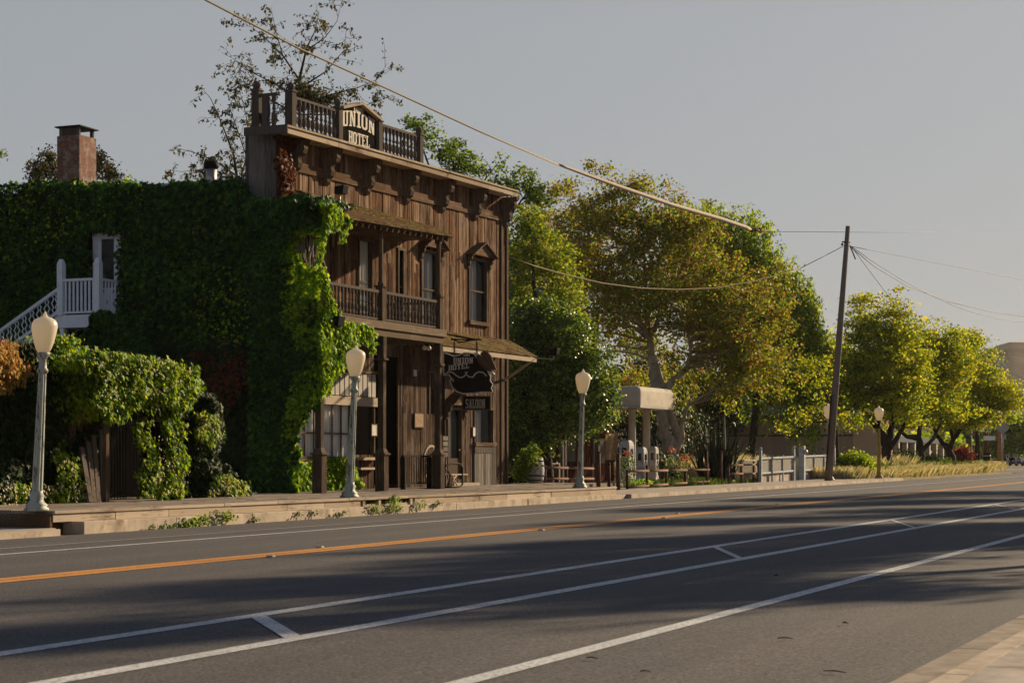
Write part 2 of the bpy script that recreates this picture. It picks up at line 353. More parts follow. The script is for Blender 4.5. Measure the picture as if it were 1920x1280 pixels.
def slabs(name, mat, x0, x1, y0, y1, dz, thick, L, gap=.012):
    mb = MB(); x = x0
    while x < x1:
        e = x+(L if x < 90 else 15); j = random.uniform(-.003, .003)
        mb.hexa([(x,y0,g(x)+dz-thick),(e-gap,y0,g(e)+dz-thick),(e-gap,y1,g(e)+dz-thick),(x,y1,g(x)+dz-thick),(x,y0,g(x)+dz+j),(e-gap,y0,g(e)+dz+j),(e-gap,y1,g(e)+dz+j),(x,y1,g(x)+dz+j)]); x = e
    tag(mb.build(name, mat), kind='structure')
M['guttermat'] = plain('gutter_concrete', (.27,.225,.18), .95, .3, 3, dirt=(.15,.12,.095))
slabs('gutter', M['guttermat'], -20, 182, 2.47, 2.93, .012, .2, 3.0)
slabs('near_kerb', M['kerb'], -20, 182, 2.30, 2.465, .14, .3, 3.0)
slabs('near_pavement', M['concrete'], -20, 182, .75, 2.288, .135, .3, 1.6); slabs('near_pavement', M['concrete'], -20, 182, -1.5, .738, .135, .3, 1.6)
# painted lines: two end points each
def line(mat, x0, x1, y0, y1, wd, dz=.006):
    xs = [x0]+([260] if x0 < 260 < x1 else [])+[x1]; mb = MB(); f = lambda x: y0+(y1-y0)*(x-x0)/(x1-x0)
    for a, b in zip(xs, xs[1:]):
        mb.quad((a,f(a)-wd/2,g(a)+dz),(b,f(b)-wd/2,g(b)+dz),(b,f(b)+wd/2,g(b)+dz),(a,f(a)+wd/2,g(a)+dz))
    return mb
for mat, yy, wd in (('linewhite',5.72,.19),('linewhite',8.42,.22),('linewhite',9.98,.22),('lineyellow',15.57,.27),('lineyellow',15.87,.27),('linewhite',19.75,.15),('lineworn',20.95,.13)):
    tag(line(None, -60, 420, yy, yy, wd).build('road_line', M[mat]), kind='structure')
for xa, xb in ((16.5,14.75),(31.6,28.4),(45.6,41.4),(60.3,55.5),(75,69.6)):
    mb = MB(); hw = .14
    mb.quad((xa-hw,9.9,g(xa)+.0085),(xb-hw,8.5,g(xb)+.0085),(xb+hw,8.5,g(xb)+.0085),(xa+hw,9.9,g(xa)+.0085))
    tag(mb.build('road_line', M['linewhite']), kind='structure')
# far pavement beyond the boardwalk, and the little corner of pavement before it
sheet('pavement', M['concrete'], 64.2, 110, 23.35, 26.4, .15, .4)
sheet('kerb', M['kerb'], 64.2, 110, 23.2, 23.346, .145, .4)
sheet('forecourt', M['concrete'], 74, 112, 26.404, 40, .10, .3)
sheet('corner_pavement', M['concrete'], 10, 31.55, 23.6, 32, .13, .3)
sheet('corner_kerb', M['kerb'], 10, 31.3, 23.3, 23.596, .125, .3)
sheet('far_verge', M['verge'], 110.02, 152, 23.6, 60, .05, .3)
sheet('rear_verge', M['verge'], 152.01, 184, 27, 60, .05, .3)
sheet('driveway', M['asphalt'], 152.01, 186, 23.2, 26.99, .012)
sheet('far_island', M['kerb'], 186, 192, 24.0, 27.5, .16, .3)
# boardwalk: deck, front boards, lower kerb
mb = MB()
x = 31.6
zt = lambda x: .47+.001*(x-31.6)
ys = [23.72+.2*i for i in range(16)]
for i, y in enumerate(ys):
    x = 31.6
    while x < 64:
        L = random.uniform(3.0, 4.6); e = min(64, x+L); dz = random.uniform(-.006, .006)
        mb.hexa([(x,y,.40),(e-.012,y,.40),(e-.012,y+.19,.40),(x,y+.19,.40),(x,y,zt(x)+dz),(e-.012,y,zt(e)+dz),(e-.012,y+.19,zt(e)+dz),(x,y+.19,zt(x)+dz)]); x = e
for i in range(18):
    y = 26.92+.2*i; x = 31.6
    while x < 73.5:
        L = random.uniform(3.0, 4.6); e = min(73.5, x+L); dz = random.uniform(-.006, .006)
        mb.hexa([(x,y,.40),(e-.012,y,.40),(e-.012,y+.19,.40),(x,y+.19,.40),(x,y,zt(x)+dz),(e-.012,y,zt(e)+dz),(e-.012,y+.19,zt(e)+dz),(x,y+.19,zt(x)+dz)]); x = e
deck = mb.build('boardwalk', M['deck'], origin=(31.6,23.7,0)); tag(deck, kind='structure')
mb = MB()
x = 31.6; k = 0
while x < 64:      # edge cap, face boards in two courses
    L = random.uniform(2.2, 3.8); e = min(64, x+L); j = random.uniform(-.02,.015)
    mb.box(x, e-.015, 23.665+j*.5, 23.715, zt(x)-.06, zt(x)+random.uniform(0,.012)); x = e
x = 31.6
while x < 64:
    L = random.uniform(1.8, 3.6); e = min(64, x+L); j = random.uniform(-.01,.01)
    if not (44.3 < x < 47.5) : mb.box(x, e-.012, 23.70+j, 23.76, .24, zt(x)-.062)
    else: mb.box(x, e-.012, 23.74, 23.78, .24, .30)
    x = e
for xx in (44.8,45.7,46.7,47.6): mb.box(xx, xx+.14, 23.69, 23.74, .24, .405)
face = mb.build('boardwalk_edge', M['fascia'], origin=(31.6,23.7,0), bevel=.006); tag(face, kind='structure')
mb = MB(); x = 32.2
while x < 66:
    L = random.uniform(2.4, 3.4); e = min(66, x+L); j = random.uniform(-.012,.012)
    mb.box(x, e-.01, 23.38+j, 24.2, -.1, .245+random.uniform(-.008,.008)); x = e
o = mb.build('boardwalk_step', M['kerb'], origin=(32.2,23.4,0), bevel=.012); tag(o, kind='structure')
mb = MB(); mb.box(31.52, 31.6, 23.72, 34, .1, .405); mb.box(31.75, 63.9, 23.9, 27.2, .0, .36); mb.box(31.75, 73, 27.2, 30.4, .0, .36)
tag(mb.build('boardwalk_base', M['trim'], origin=(31.6,24,0)), kind='structure')

# ================================================================== HOTEL
YW = 30.0; XL, XR = fX(520, YW), fX(951, YW)     # facade plane and its corners
Z0 = .47
hotel = thing('wooden_hotel', 'two storey false front hotel of weathered brown boards with balcony and roof railing', 'building', (XL, YW, 0))
def wX(px): return fX(px, YW)
def wZ(px, py): return fZ(px, py, YW)
tl = lambda x: .0150*(x-XL)     # the parapet runs slightly uphill
TOPW = fZ(537, 250, YW)
# openings (x0,x1,z0,z1)
def op(px0, px1, pyt, pyb):
    xm0, xm1 = wX(px0), wX(px1); pm = (px0+px1)/2
    return (xm0, xm1, wZ(pm, pyb), wZ(pm, pyt))
W3 = op(878, 909, 489, 603); W2 = op(789, 817, 474, 612); W1 = op(671, 694, 452, 606)
D2 = op(745, 756, 470, 606)
RC1 = op(700, 746, 668, 908); RC2 = op(813, 833, 690, 906)
G1 = op(553, 656, 758, 855); G2 = op(661, 697, 762, 852)
DR = op(838, 862, 768, 897); G3 = op(888, 921, 768, 829); GW = op(803, 811, 700, 775)
opens = [W1, W2, W3, D2, G1, G2, DR, G3, GW, RC1, RC2]
def siding(mb, x0, x1, z0, z1fn, Y, opens, wmin=.09, wmax=.21, th=.025, gap=.010, prox=.025):
    x = x0
    while x < x1-.02:
        e = min(x1, x+random.uniform(wmin, wmax))
        if x1-e < .06: e = x1
        cuts = sorted([(o_[2], o_[3]) for o_ in opens if o_[0]-.01 < (x+e)/2 < o_[1]+.01])
        pr = random.uniform(0, prox); z = z0; top = z1fn((x+e)/2)
        segs = []
        for a, b in cuts:
            if a > z: segs.append((z, a))
            z = max(z, b)
        segs.append((z, top))
        for a, b in segs:
            if b-a > .05:
                # long walls are pieced from shorter boards
                zz = a
                while zz < b-.01:
                    en = b if b-zz < 4 else zz+random.uniform(2.4, 4.5)
                    en = min(b, en); d2 = pr+random.uniform(0,.006)
                    mb.box(x+gap/2, e-gap/2, Y-th-d2, Y+.02, zz+.003, en); zz = en
        x = e
ZMID = fZ(822, 640, 27.8)
cl = lambda o_, a, b: (o_[0], o_[1], max(a, o_[2]), min(b, o_[3]))
mb = MB(); siding(mb, XL, XR, ZMID+.004, lambda x: TOPW+tl(x)-.15, YW, [cl(o_, ZMID, 99) for o_ in opens if o_[3] > ZMID])
mb.build('facade_boards', M['boards'], hotel)
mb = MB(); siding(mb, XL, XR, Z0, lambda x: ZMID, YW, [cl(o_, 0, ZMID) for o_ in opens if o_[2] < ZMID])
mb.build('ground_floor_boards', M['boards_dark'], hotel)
# battens stand proud here and there (as on the right bay)
mb = MB()
for px in (752,936,946):
    mb = MB(); xx = wX(px); mb.box(xx, xx+.16, YW-.10, YW-.045, Z0 if px > 900 else wZ(px,640), wZ(px, 470 if px < 900 else 375)); mb.build('corner_board', M['trimz'], hotel)
# solid body with dark inside, side and rear walls, roof
ZROOF = wZ(520, 340)
mb = MB()
mb.box(XL+.25, XR-.05, YW+.5, YW+.55, Z0, TOPW-.3)
mb.box(XL+.02, XL+.22, YW+.05, YW+16, 0, 10.05); mb.box(XR-.2, XR-.02, YW+.05, YW+16, 0, 10.05)
mb.box(XL+.22, XR-.2, YW+15.8, YW+16, 0, 10.05)
mb.build('inner_wall', M['dark'], hotel)
mb = MB(); mb.box(XL-.05, XR+.05, YW+1.2, YW+16.1, 10.06, 10.16); mb.build('roof', M['metal'], hotel)
# false front return (grey boards towards the camera) – depth from px 457..520 at the corner
YB = fY(461, XL)
mb = MB(); y = YW
while y < YB-.02:
    e = min(YB, y+random.uniform(.18,.3)); pr = random.uniform(0,.02)
    mb.box(XL-.03-pr, XL+.01, y+.003, e-.003, zX(490, 385, XL)-1.0, TOPW-.1); y = e
mb.box(XL+.015, XR, YB-.06, YB, 9.9, TOPW-.15)
mb.build('parapet_side_boards', M['boards_grey'], hotel)
# cornice: crown boards, soffit, frieze
YC = YW-.74; XCL, XCR = fX(537, YC), fX(972, YC)
ZC = fZ(537, 233, YC)
def tz(v): return (v[0], v[1], v[2]+tl(v[0]))
mb = MB()
YCB = fY(459, XCL)
x = XCL
while x < XCR:
    e = min(XCR, x+random.uniform(2.5, 4.5)); j = random.uniform(-.008,.008)
    mb.box(x, e-.01, YC-.05+j, YCB, ZC-.07, ZC)           # top board
    mb.box(x, e-.01, YC+j, YC+.06, ZC-.25, ZC-.073)          # crown
    x = e
mb.box(XCL+.05, XCR-.05, YC+.07, YW-.04, ZC-.20, ZC-.16)      # soffit
mb.tilt(tz).build('cornice', M['cornice'], hotel, bevel=.01)
mb = MB()
mb.box(XCL-.06, XCL-.003, YC-.06, YCB, ZC-.26, ZC+.0); mb.tilt(tz).build('cornice_return', M['rail'], hotel)
mb = MB(); zf = fZ(600, 300, YW)
x = XL+.05
while x < XR-.1:
    e = min(XR-.1, x+random.uniform(2.6, 4.2)); mb.box(x, e-.012, YW-.085, YW-.05, ZC-1.12, ZC-.86); x = e
mb.box(XL+.05, XR-.1, YW-.105, YW-.087, ZC-1.16, ZC-1.09)
mb.tilt(tz).build('frieze', M['trim'], hotel)
# scroll brackets
def bracket_poly(h=1.18, d=.60):
    return [(0,0),(-d,0),(-d*.97,-.10*h),(-d*.80,-.15*h),(-d*.86,-.26*h),(-d*.74,-.38*h),(-d*.52,-.44*h),(-d*.46,-.52*h),(-d*.52,-.62*h),(-d*.44,-.74*h),(-d*.26,-.82*h),(-d*.24,-.90*h),(-d*.10,-.98*h),(0,-1.0*h)]
mb = MB(); pl = bracket_poly()
mb.prism(pl, lambda y, z: (-.13, y, z), lambda y, z: (.13, y, z))
mb.prism([(y*.93+.0, z*.95-.02) for y, z in pl], lambda y, z: (-.16, y+.01, z), lambda y, z: (-.132, y+.01, z))
mb.prism([(y*.93+.0, z*.95-.02) for y, z in pl], lambda y, z: (.132, y+.01, z), lambda y, z: (.16, y+.01, z))
br0 = None
for px in (545, 607, 683, 757, 824, 886, 943):
    xx = wX(px)
    if br0 is None: br0 = mb.build('bracket', M['trimz'], hotel, bevel=.008); o = br0
    else: o = br0.copy(); COL.objects.link(o)
    # mesh was built in world terms round the origin: place it relative to the hotel's base
    if o is br0:
        for v in o.data.vertices: v.co += Vector(hotel.location)
    o.location = (xx-XL, -.045, ZC-.21+tl(xx))
# roof railing --------------------------------------------------
YR = YW-.45
rr = bpy.data.objects.new('roof_railing', None); COL.objects.link(rr); rr.parent = hotel; rr.location = (0, YR-YW, ZC)
def baluster_prof(h, r=.055):
    return [(r*.9,0),(r*.9,h*.12),(r*.45,h*.15),(r*.8,h*.2),(r*1.15,h*.32),(r*.9,h*.42),(r*.45,h*.5),(r*.5,h*.53),(r*.9,h*.58),(r*.6,h*.62),(r*.5,h*.75),(r*.75,h*.84),(r*.9,h*.87),(r*.9,h)]
RH = fZ(552, 180, YR)-ZC-.05
bm_ = MB().lathe((0,0,0), baluster_prof(RH-.06, .075), 8)
bm_.build('baluster', M['rail'], None); b0 = bpy.data.objects['baluster']; COL.objects.unlink(b0); bal_mesh = b0.data; bpy.data.objects.remove(b0)
def put_bal(mesh, parent, loc, name='baluster'):
    o = bpy.data.objects.new(name, mesh); COL.objects.link(o); o.parent = parent; o.location = Vector(loc)-wl(parent); return o
def rowx(pa, pb, n, Y): xa, xb = fX(pa, Y), fX(pb, Y); return [xa+(xb-xa)*(i+.5)/n for i in range(n)]
for pa, pb, n in ((549,630,10),(714,781,10)):
    for xx in rowx(pa, pb, n, YR): put_bal(bal_mesh, rr, (xx, YR, ZC+tl(xx)))
    mb = MB(); xa, xb = fX(pa, YR), fX(pb, YR)
    mb.box(xa, xb, YR-.07, YR+.07, ZC+RH-.06, ZC+RH+.02); mb.box(xa, xb, YR-.05, YR+.05, ZC-.01, ZC+.05)
    mb.tilt(tz).build('top_rail', M['rail'], rr)
mb = MB().sphere((0,0,.09), .12, 10, 8).lathe((0,0,0), [(.15,-.06),(.15,-.02),(.06,0),(.06,.03)], 8)
fin = mb.build('finial', M['rail']); fin_mesh = fin.data; bpy.data.objects.remove(fin)
def rpost(x, y, h, s=.13):
    mb = MB(); mb.box(x-s, x+s, y-s, y+s, ZC, ZC+h-.05); mb.box(x-s-.03, x+s+.03, y-s-.03, y+s+.03, ZC+h-.05, ZC+h)
    mb.tilt(tz); po = mb.build('railing_post', M['rail'], rr, bevel=.008)
    put_bal(fin_mesh, po, (x, y, ZC+h+.05+tl(x)), 'finial')
rpost(fX(545,YR), YR, RH+.17); rpost(fX(633,YR), YR, RH+.12); rpost(fX(708,YR), YR, RH+.10); rpost(fX(785,YR), YR, RH+.08)
xs_ = XCL+.18; yb_ = fY(482, xs_)
rpost(xs_, yb_, RH+.17)
mb = MB(); mb.box(xs_-.06, xs_+.06, YR+.1, yb_-.1, ZC+RH-.06, ZC+RH+.02); mb.build('top_rail', M['rail'], rr)
ym = YR+(yb_-YR)*.62
mb = MB(); mb.box(xs_-.1, xs_+.1, ym-.09, ym+.09, ZC, ZC+RH-.07); mb.build('railing_post', M['rail'], rr)
put_bal(bal_mesh, rr, (xs_, YR+(yb_-YR)*.30, ZC))
# ------------------------------------------------ slab letters drawn as strokes
def ring(x0, x1, z0, z1, sx, sz, c=.10):
    def oc(a0,a1,b0,b1,c): return [(a0+c,b0),(a1-c,b0),(a1,b0+c),(a1,b1-c),(a1-c,b1),(a0+c,b1),(a0,b1-c),(a0,b0+c)]
    A = oc(x0,x1,z0,z1,c); B = oc(x0+sx,x1-sx,z0+sz,z1-sz,c*.6)
    return [[A[i],A[(i+1)%8],B[(i+1)%8],B[i]] for i in range(8)]
def rc(x0,x1,z0,z1): return [(x0,z0),(x1,z0),(x1,z1),(x0,z1)]
GL = {
 'U': [rc(.08,.25,.10,.92), rc(.42,.56,.10,.92), rc(.12,.52,0,.13), rc(0,.31,.90,1), rc(.36,.64,.90,1)],
 'N': [rc(.08,.21,.08,1), rc(.46,.58,0,.92), [(.10,1),(.27,1),(.57,0),(.42,0)], rc(0,.28,0,.09), rc(.38,.68,.91,1), rc(0,.2,.91,1)],
 'I': [rc(.10,.28,.08,.92), rc(0,.38,0,.1), rc(0,.38,.90,1)],
 'O': ring(0,.58,0,1,.17,.12,.14),
 'H': [rc(.07,.24,.08,.92), rc(.42,.59,.08,.92), rc(.24,.42,.44,.57), rc(0,.29,0,.1), rc(0,.29,.9,1), rc(.36,.66,0,.1), rc(.36,.66,.9,1)],
 'T': [rc(.22,.40,.08,.90), rc(0,.62,.88,1), rc(.13,.49,0,.1), rc(0,.09,.72,.88), rc(.53,.62,.72,.88)],
 'E': [rc(.07,.24,.1,.9), rc(0,.56,0,.11), rc(0,.56,.89,1), rc(.24,.42,.45,.56), rc(.47,.56,.11,.27), rc(.47,.56,.73,.89)],
 'L': [rc(.08,.25,.1,.92), rc(0,.55,0,.11), rc(0,.33,.90,1), rc(.46,.55,.11,.30)],
 'S': [rc(.08,.50,.88,1), rc(0,.16,.56,.90), rc(.06,.48,.44,.57), rc(.38,.54,.10,.46), rc(.04,.46,0,.12), rc(.46,.54,.74,.90), rc(0,.08,.10,.26)],
 'A': [[(.06,.06),(.20,.06),(.36,1),(.22,1)], [(.38,.06),(.56,.06),(.40,1),(.24,1)], rc(.16,.46,.28,.38), rc(0,.24,0,.09), rc(.34,.62,0,.09)],
 '1': [rc(.14,.30,.08,1), rc(.04,.40,0,.09), rc(.04,.14,.78,.92)],
 '8': ring(.02,.48,.46,1,.14,.12,.1)+ring(0,.50,0,.56,.15,.13,.1),
 '0': ring(0,.50,0,1,.15,.12,.14),
}
ADV = {'I': .46, 'N': .76, '1': .5, '8': .56, '0': .58, 'L': .62, 'A': .68}
def text(mb, s, fn, x0, x1, h0, h1=None, depth=.02, gap=0, arc=0):
    """letters between x0 and x1 (2-D), heights h0 -> h1; fn maps (x,z,off) to the world"""
    tot = sum(ADV.get(c,.68) for c in s)-.06; k = 0; x = 0; h1 = h1 or h0
    for c in s:
        for p in GL[c]:
            k += 1; off = depth+.0006*(k % 9)
            q = []
            for a, b in p:
                u = (x+a)/tot; h = h0+(h1-h0)*u
                q.append((x0+(x1-x0)*u, b*h+arc*4*u*(1-u)))
            mb.prism(q, lambda a, b: fn(a, b, off), lambda a, b: fn(a, b, -.001))
        x += ADV.get(c, .68)
# name board on the roof railing
YN = YR-.02
xa, xb = fX(638, YN), fX(704, YN); zb = ZC+.03
za = fZ(638, 203, YN)-tl(xa); zm = fZ(668, 197, YN)-tl(fX(668,YN)); zc_ = fZ(706, 222, YN)-tl(xb)
xm = fX(671, YN)
nb = bpy.data.objects.new('name_board', None); COL.objects.link(nb); nb.parent = hotel; nb.location = (xa-XL, YN-YW, zb)
mb = MB(); zs = min(za, zc_); poly = [(xa,zb),(xb,zb),(xb,zs),(xm,zm),(xa,zs)]
mb.prism(poly, lambda x, z: (x, YN-.02, z), lambda x, z: (x, YN+.03, z)); mb.tilt(tz).build('board', M['signblack'], nb)
mb = MB(); mb.bar((xa-.1,YN-.04,zs),(xm,YN-.04,zm+.06),.3,.09); mb.bar((xm,YN-.04,zm+.06),(xb+.12,YN-.04,zs),.3,.09)
mb.tilt(tz).build('gable_trim', M['cornice'], nb)
mb = MB(); fn = lambda x, z, off: (x, YN-.02-off, z)
W_ = xb-xa; Hh = zs-zb
text(mb, 'UNION', lambda x, z, o_: fn(x, zb+Hh*.46+z, o_), xa+.05, xb-.1, Hh*.46, Hh*.48, arc=.12)
text(mb, 'HOTEL', lambda x, z, o_: fn(x, zb+Hh*.04+z, o_), xa+W_*.2, xa+W_*.80, Hh*.36, arc=.0)
text(mb, '1880', lambda x, z, o_: fn(x, zb+Hh*1.04+z, o_), xa+W_*.34, xa+W_*.62, Hh*.15)
mb.tilt(tz).build('lettering', M['letters'], nb)
# ------------------------------------------------ porch -------------------------------------------------
YP = 27.8                                   # post line
XPL = 49.8; XPR = fX(826, YP)
ZB1 = fZ(822, 644, YP); ZB2 = fZ(822, 627, YP); ZF = ZB2+.12       # balcony beam
ZE = fZ(822, 450, YP)                       # under the porch roof
porch = bpy.data.objects.new('porch', None); COL.objects.link(porch); porch.parent = hotel; porch.location = (0, YP-YW, Z0)
mb = MB(); mb.box(XPL, XPR+.08, YP-.09, YP+.09, ZB1, ZB2); mb.box(XPL, XPR+.16, YP-.16, YP-.093, ZB2-.08, ZF+.04)
mb.box(XPL, XPL+.2, YP+.1, YW-.06, ZB1, ZB2); mb.box(XPR-.12, XPR+.08, YP+.1, YW-.06, ZB1, ZB2)
mb.build('balcony_beam', M['beam'], porch, bevel=.01)
mb = MB(); y = YP-.09
while y < YW-.06: mb.box(XPL, XPR+.1, y, y+.15, ZB2+.003, ZF); y += .156
mb.build('balcony_floor', M['deck'], porch)
def post_low(px, XX=None):
    xx = XX if XX else fX(px, YP)
    po = MB(); s = .16
    po.box(xx-s, xx+s, YP-s, YP+s, Z0, Z0+1.15); po.box(xx-s-.05, xx+s+.05, YP-s-.05, YP+s+.05, Z0+1.15, Z0+1.21)
    po.hexa([(xx-s,YP-s,Z0+1.213),(xx+s,YP-s,Z0+1.213),(xx+s,YP+s,Z0+1.213),(xx-s,YP+s,Z0+1.213),(xx-.1,YP-.1,Z0+1.36),(xx+.1,YP-.1,Z0+1.36),(xx+.1,YP+.1,Z0+1.36),(xx-.1,YP+.1,Z0+1.36)])
    po.box(xx-.1, xx+.1, YP-.1, YP+.1, Z0+1.362, ZB1-.75); po.box(xx-.17, xx+.17, YP-.17, YP+.17, ZB1-.75, ZB1-.68)
    po.box(xx-.12, xx+.12, YP-.12, YP+.12, ZB1-.678, ZB1-.003)
    po.build('porch_post', M['trimz'], porch, bevel=.008)
for px in (599, 716, 822): post_low(px)
for px in (714, 822):
    xx = fX(px, YP); po = MB()
    po.box(xx-.12, xx+.12, YP-.12, YP+.12, ZF+.003, ZF+1.12); po.box(xx-.16, xx+.16, YP-.16, YP+.16, ZF+1.12, ZF+1.17)
    po.lathe((xx,YP,ZF+1.17), [(.09,0),(.11,.06),(.07,.14),(.075,.4),(.07,1.6),(.075,1.75)], 10)
    po.box(xx-.09, xx+.09, YP-.09, YP+.09, ZF+2.9, ZE-.005)
    po.build('balcony_post', M['trimz'], porch)
ZRAIL = ZF+.98
for pa, pb, n in ((612,708,15),(719,817,16)):
    mb = MB(); xa_, xb_ = fX(pa,YP)+.05, fX(pb,YP); mb.box(xa_, xb_, YP-.06, YP+.06, ZRAIL-.06, ZRAIL+.03); mb.box(xa_, xb_, YP-.04, YP+.04, ZF+.08, ZF+.14)
    rl = mb.build('balcony_railing', M['rail'], porch)
    if pa == 612:
        bb = MB().lathe((0,0,0), baluster_prof(ZRAIL-.06-ZF-.14, .05), 8); tmp = bb.build('b', M['rail']); bal2 = tmp.data; bal2.name = 'baluster'; bpy.data.objects.remove(tmp)
    for xx in rowx(pa, pb, n, YP): put_bal(bal2, rl, (xx, YP, ZF+.14))
# side railing (right end)
mb = MB(); xx = XPR; mb.box(xx-.04, xx+.04, YP+.13, YW-.07, ZRAIL-.06, ZRAIL+.02); mb.box(xx-.03, xx+.03, YP+.13, YW-.07, ZF+.08, ZF+.13); rl = mb.build('balcony_railing', M['rail'], porch)
for i in range(8): put_bal(bal2, rl, (xx, YP+.3+.24*i, ZF+.13))
# porch roof: shingle rows between eave and wall
YE = YP-.45
def shingle_roof(mb, A, B, C, D, rows, per, th=.022):
    """A,B = eave left/right, C,D = top right/left"""
    A, B, C, D = map(Vector, (A, B, C, D))
    n = (B-A).cross(D-A).normalized()
    if n.z < 0: n = -n
    for r in range(rows):
        v0, v1 = r/rows, min(1, (r+1.35)/rows)
        x = -random.uniform(0, .5)/per
        while x < 1:
            e = x+random.uniform(.6, 1.4)/per; a, b = max(0, x), min(1, e)-.0012
            if b-a > .003:
                vv = max(0, v0-random.uniform(0,.12)/rows)
                P = lambda u, v: (A*(1-u)+B*u)*(1-v)+(D*(1-u)+C*u)*v
                l0 = n*(th*1.5+random.uniform(0,.012)); l1 = n*.004
                p = [P(a,vv), P(b,vv), P(b,v1), P(a,v1)]
                mb.hexa([p[0]+l0*.3, p[1]+l0*.3, p[2], p[3], p[0]+l0+n*th, p[1]+l0+n*th, p[2]+l1, p[3]+l1])
            x = e
ZEL = fZ(652, 412, YE); ZER = fZ(849, 445, YE)
XEL, XER = 50.3, fX(850, YE)
ZTL = wZ(580, 362); ZTR = wZ(800, 424)
XTL, XTR = wX(556), wX(806)
mb = MB(); shingle_roof(mb, (XEL,YE,ZEL), (XER,YE,ZER), (XTR,YW-.03,ZTR), (XTL,YW-.03,ZTL), 12, 46)
shingle_roof(mb, (XER,YE,ZER-.01), (XER,YW-.03,ZER+.05), (XTR+.05,YW-.03,ZTR), (XTR,YW-.08,ZTR), 10, 14)
shingle_roof(mb, (XL+.1,YW-.03,ZEL+.2), (XEL,YE,ZEL-.01), (XTL,YW-.08,ZTL), (XTL-.05,YW-.03,ZTL), 10, 14)
mb.build('porch_roof', M['shingle'], porch)
mb = MB(); mb.add([(XEL,YE+.02,ZEL-.03),(XER,YE+.02,ZER-.03),(XTR,YW-.04,ZTR-.03),(XTL,YW-.04,ZTL-.03)], [(0,1,2,3)])
for i in range(19):
    xx = XEL+.3+(XER-XEL-.6)*i/18; f = (xx-XEL)/(XER-XEL); ze = ZEL+(ZER-ZEL)*f; zt_ = ZTL+(ZTR-ZTL)*f
    mb.bar((xx, YE+.05, ze-.10), (max(xx,XL+.3), YW-.1, zt_-.12), .06, .12)
mb.box(XEL+.1, XPR+.1, YP-.08, YP+.08, ZE, ZE+.22)
mb.build('porch_rafters', M['trim'], porch)
mb = MB(); mb.add([(XEL+.3,YP-.08,ZE+.05),(XPR,YP-.08,ZE+.05),(XPR,YW-.05,ZE+.05),(XL+.1,YW-.05,ZE+.05)], [(0,1,2,3)]); mb.build('porch_ceiling', M['trim'], porch)
# right awning
ZAW = fZ(951, 640, YW); YA = 28.65; ZAE = fZ(1008, 676, YA); XAL = fX(829, YA)-.3; XAR = fX(1008, YA)
aw = bpy.data.objects.new('awning', None); COL.objects.link(aw); aw.parent = hotel; aw.location = (XAL-XL, 0, ZAE)
mb = MB(); shingle_roof(mb, (XAL,YA,ZAE+.12), (XAR,YA,ZAE+.12), (wX(951)-.02,YW-.04,ZAW+.05), (XAL,YW-.04,ZAW+.05), 8, 50); 
mb.build('awning_shingles', M['shingle'], aw)
mb = MB(); mb.box(XAL, XAR-.05, YA+.02, YA+.07, ZAE-.06, ZAE+.10); mb.add([(XAL,YA+.08,ZAE+.06),(XAR-.05,YA+.08,ZAE+.06),(wX(951)-.1,YW-.05,ZAW),(XAL,YW-.05,ZAW)], [(0,1,2,3)])
mb.bar((wX(943),YW-.05,ZAE-.75),(wX(943),YA+.15,ZAE-.03),.09,.09); mb.bar((wX(870),YW-.05,ZAE-.75),(wX(870),YA+.15,ZAE-.03),.09,.09)
mb.build('awning_fascia', M['fascia'], aw)
# ------------------------------------------------ windows and doors
def window(o, name='window', hood=True, curtain='curtain_dim', sill=True, cover=1.0, pane='glass', mull=None, side='l', top=None, frmat='trimz'):
    x0, x1, z0, z1 = o; wv = bpy.data.objects.new(name, None); COL.objects.link(wv); wv.parent = hotel; wv.location = (x0-XL, 0, z0)
    f = MB(); t_ = .09
    f.box(x0-t_, x0, YW-.085, YW+.08, z0, z1); f.box(x1, x1+t_, YW-.085, YW+.08, z0, z1); f.box(x0-t_, x1+t_, YW-.087, YW+.08, z1+.002, z1+t_)
    f.box(x0, x0+.05, YW-.01, YW+.06, z0, z1); f.box(x1-.05, x1, YW-.01, YW+.06, z0, z1)
    if mull is None: f.box(x0+.05, x1-.05, YW+.0, YW+.05, (z0+z1)/2-.03, (z0+z1)/2+.03)
    f.build('frame', M[frmat], wv)
    if pane: MB().box(x0+.05, x1-.05, YW+.022, YW+.03, z0, z1).build('pane', M[pane], wv)
    if curtain:
        c = MB(); n = int(30+(x1-x0)*22); vs = []; cx1 = x0+(x1-x0)*cover
        for i in range(n+1):
            xx = x0+.02+(cx1-x0-.04)*i/n; yy = YW+.085+.03*math.sin(i*1.9)+.02*math.sin(i*.8)
            vs += [(xx,yy,z0),(xx,yy,z1)]
        c.add(vs, [(2*i,2*i+2,2*i+3,2*i+1) for i in range(n)], True); c.build('curtain', M[curtain], wv)
    if sill: MB().box(x0-.16, x1+.16, YW-.17, YW-.02, z0-.14, z0-.002).build('sill', M['trim'], wv)
    if hood:
        h = MB(); xm_ = (x0+x1)/2; hw = (x1-x0)/2+.34; hz = z1+.16; hp = hz+.50; yo = YW-.42
        for sg in (-1, 1):
            h.bar((xm_+sg*hw, (yo+YW)/2-.02, hz), (xm_, (yo+YW)/2-.02, hp), YW-yo, .05)
        h.prism([(xm_-hw+.1,hz),(xm_+hw-.1,hz),(xm_,hp-.06)], lambda a, b: (a, YW-.30, b), lambda a, b: (a, YW-.24, b))
        h.build('hood', M['trim'], wv)
        for sg in (-1, 1):
            pb_ = bracket_poly(.55, .26); q = MB(); xx = xm_+sg*(hw-.16)
            q.prism(pb_, lambda y, z: (xx-.06, YW-.05+y, hz+z), lambda y, z: (xx+.06, YW-.05+y, hz+z)); q.build('hood_bracket', M['trimz'], wv)
    return wv
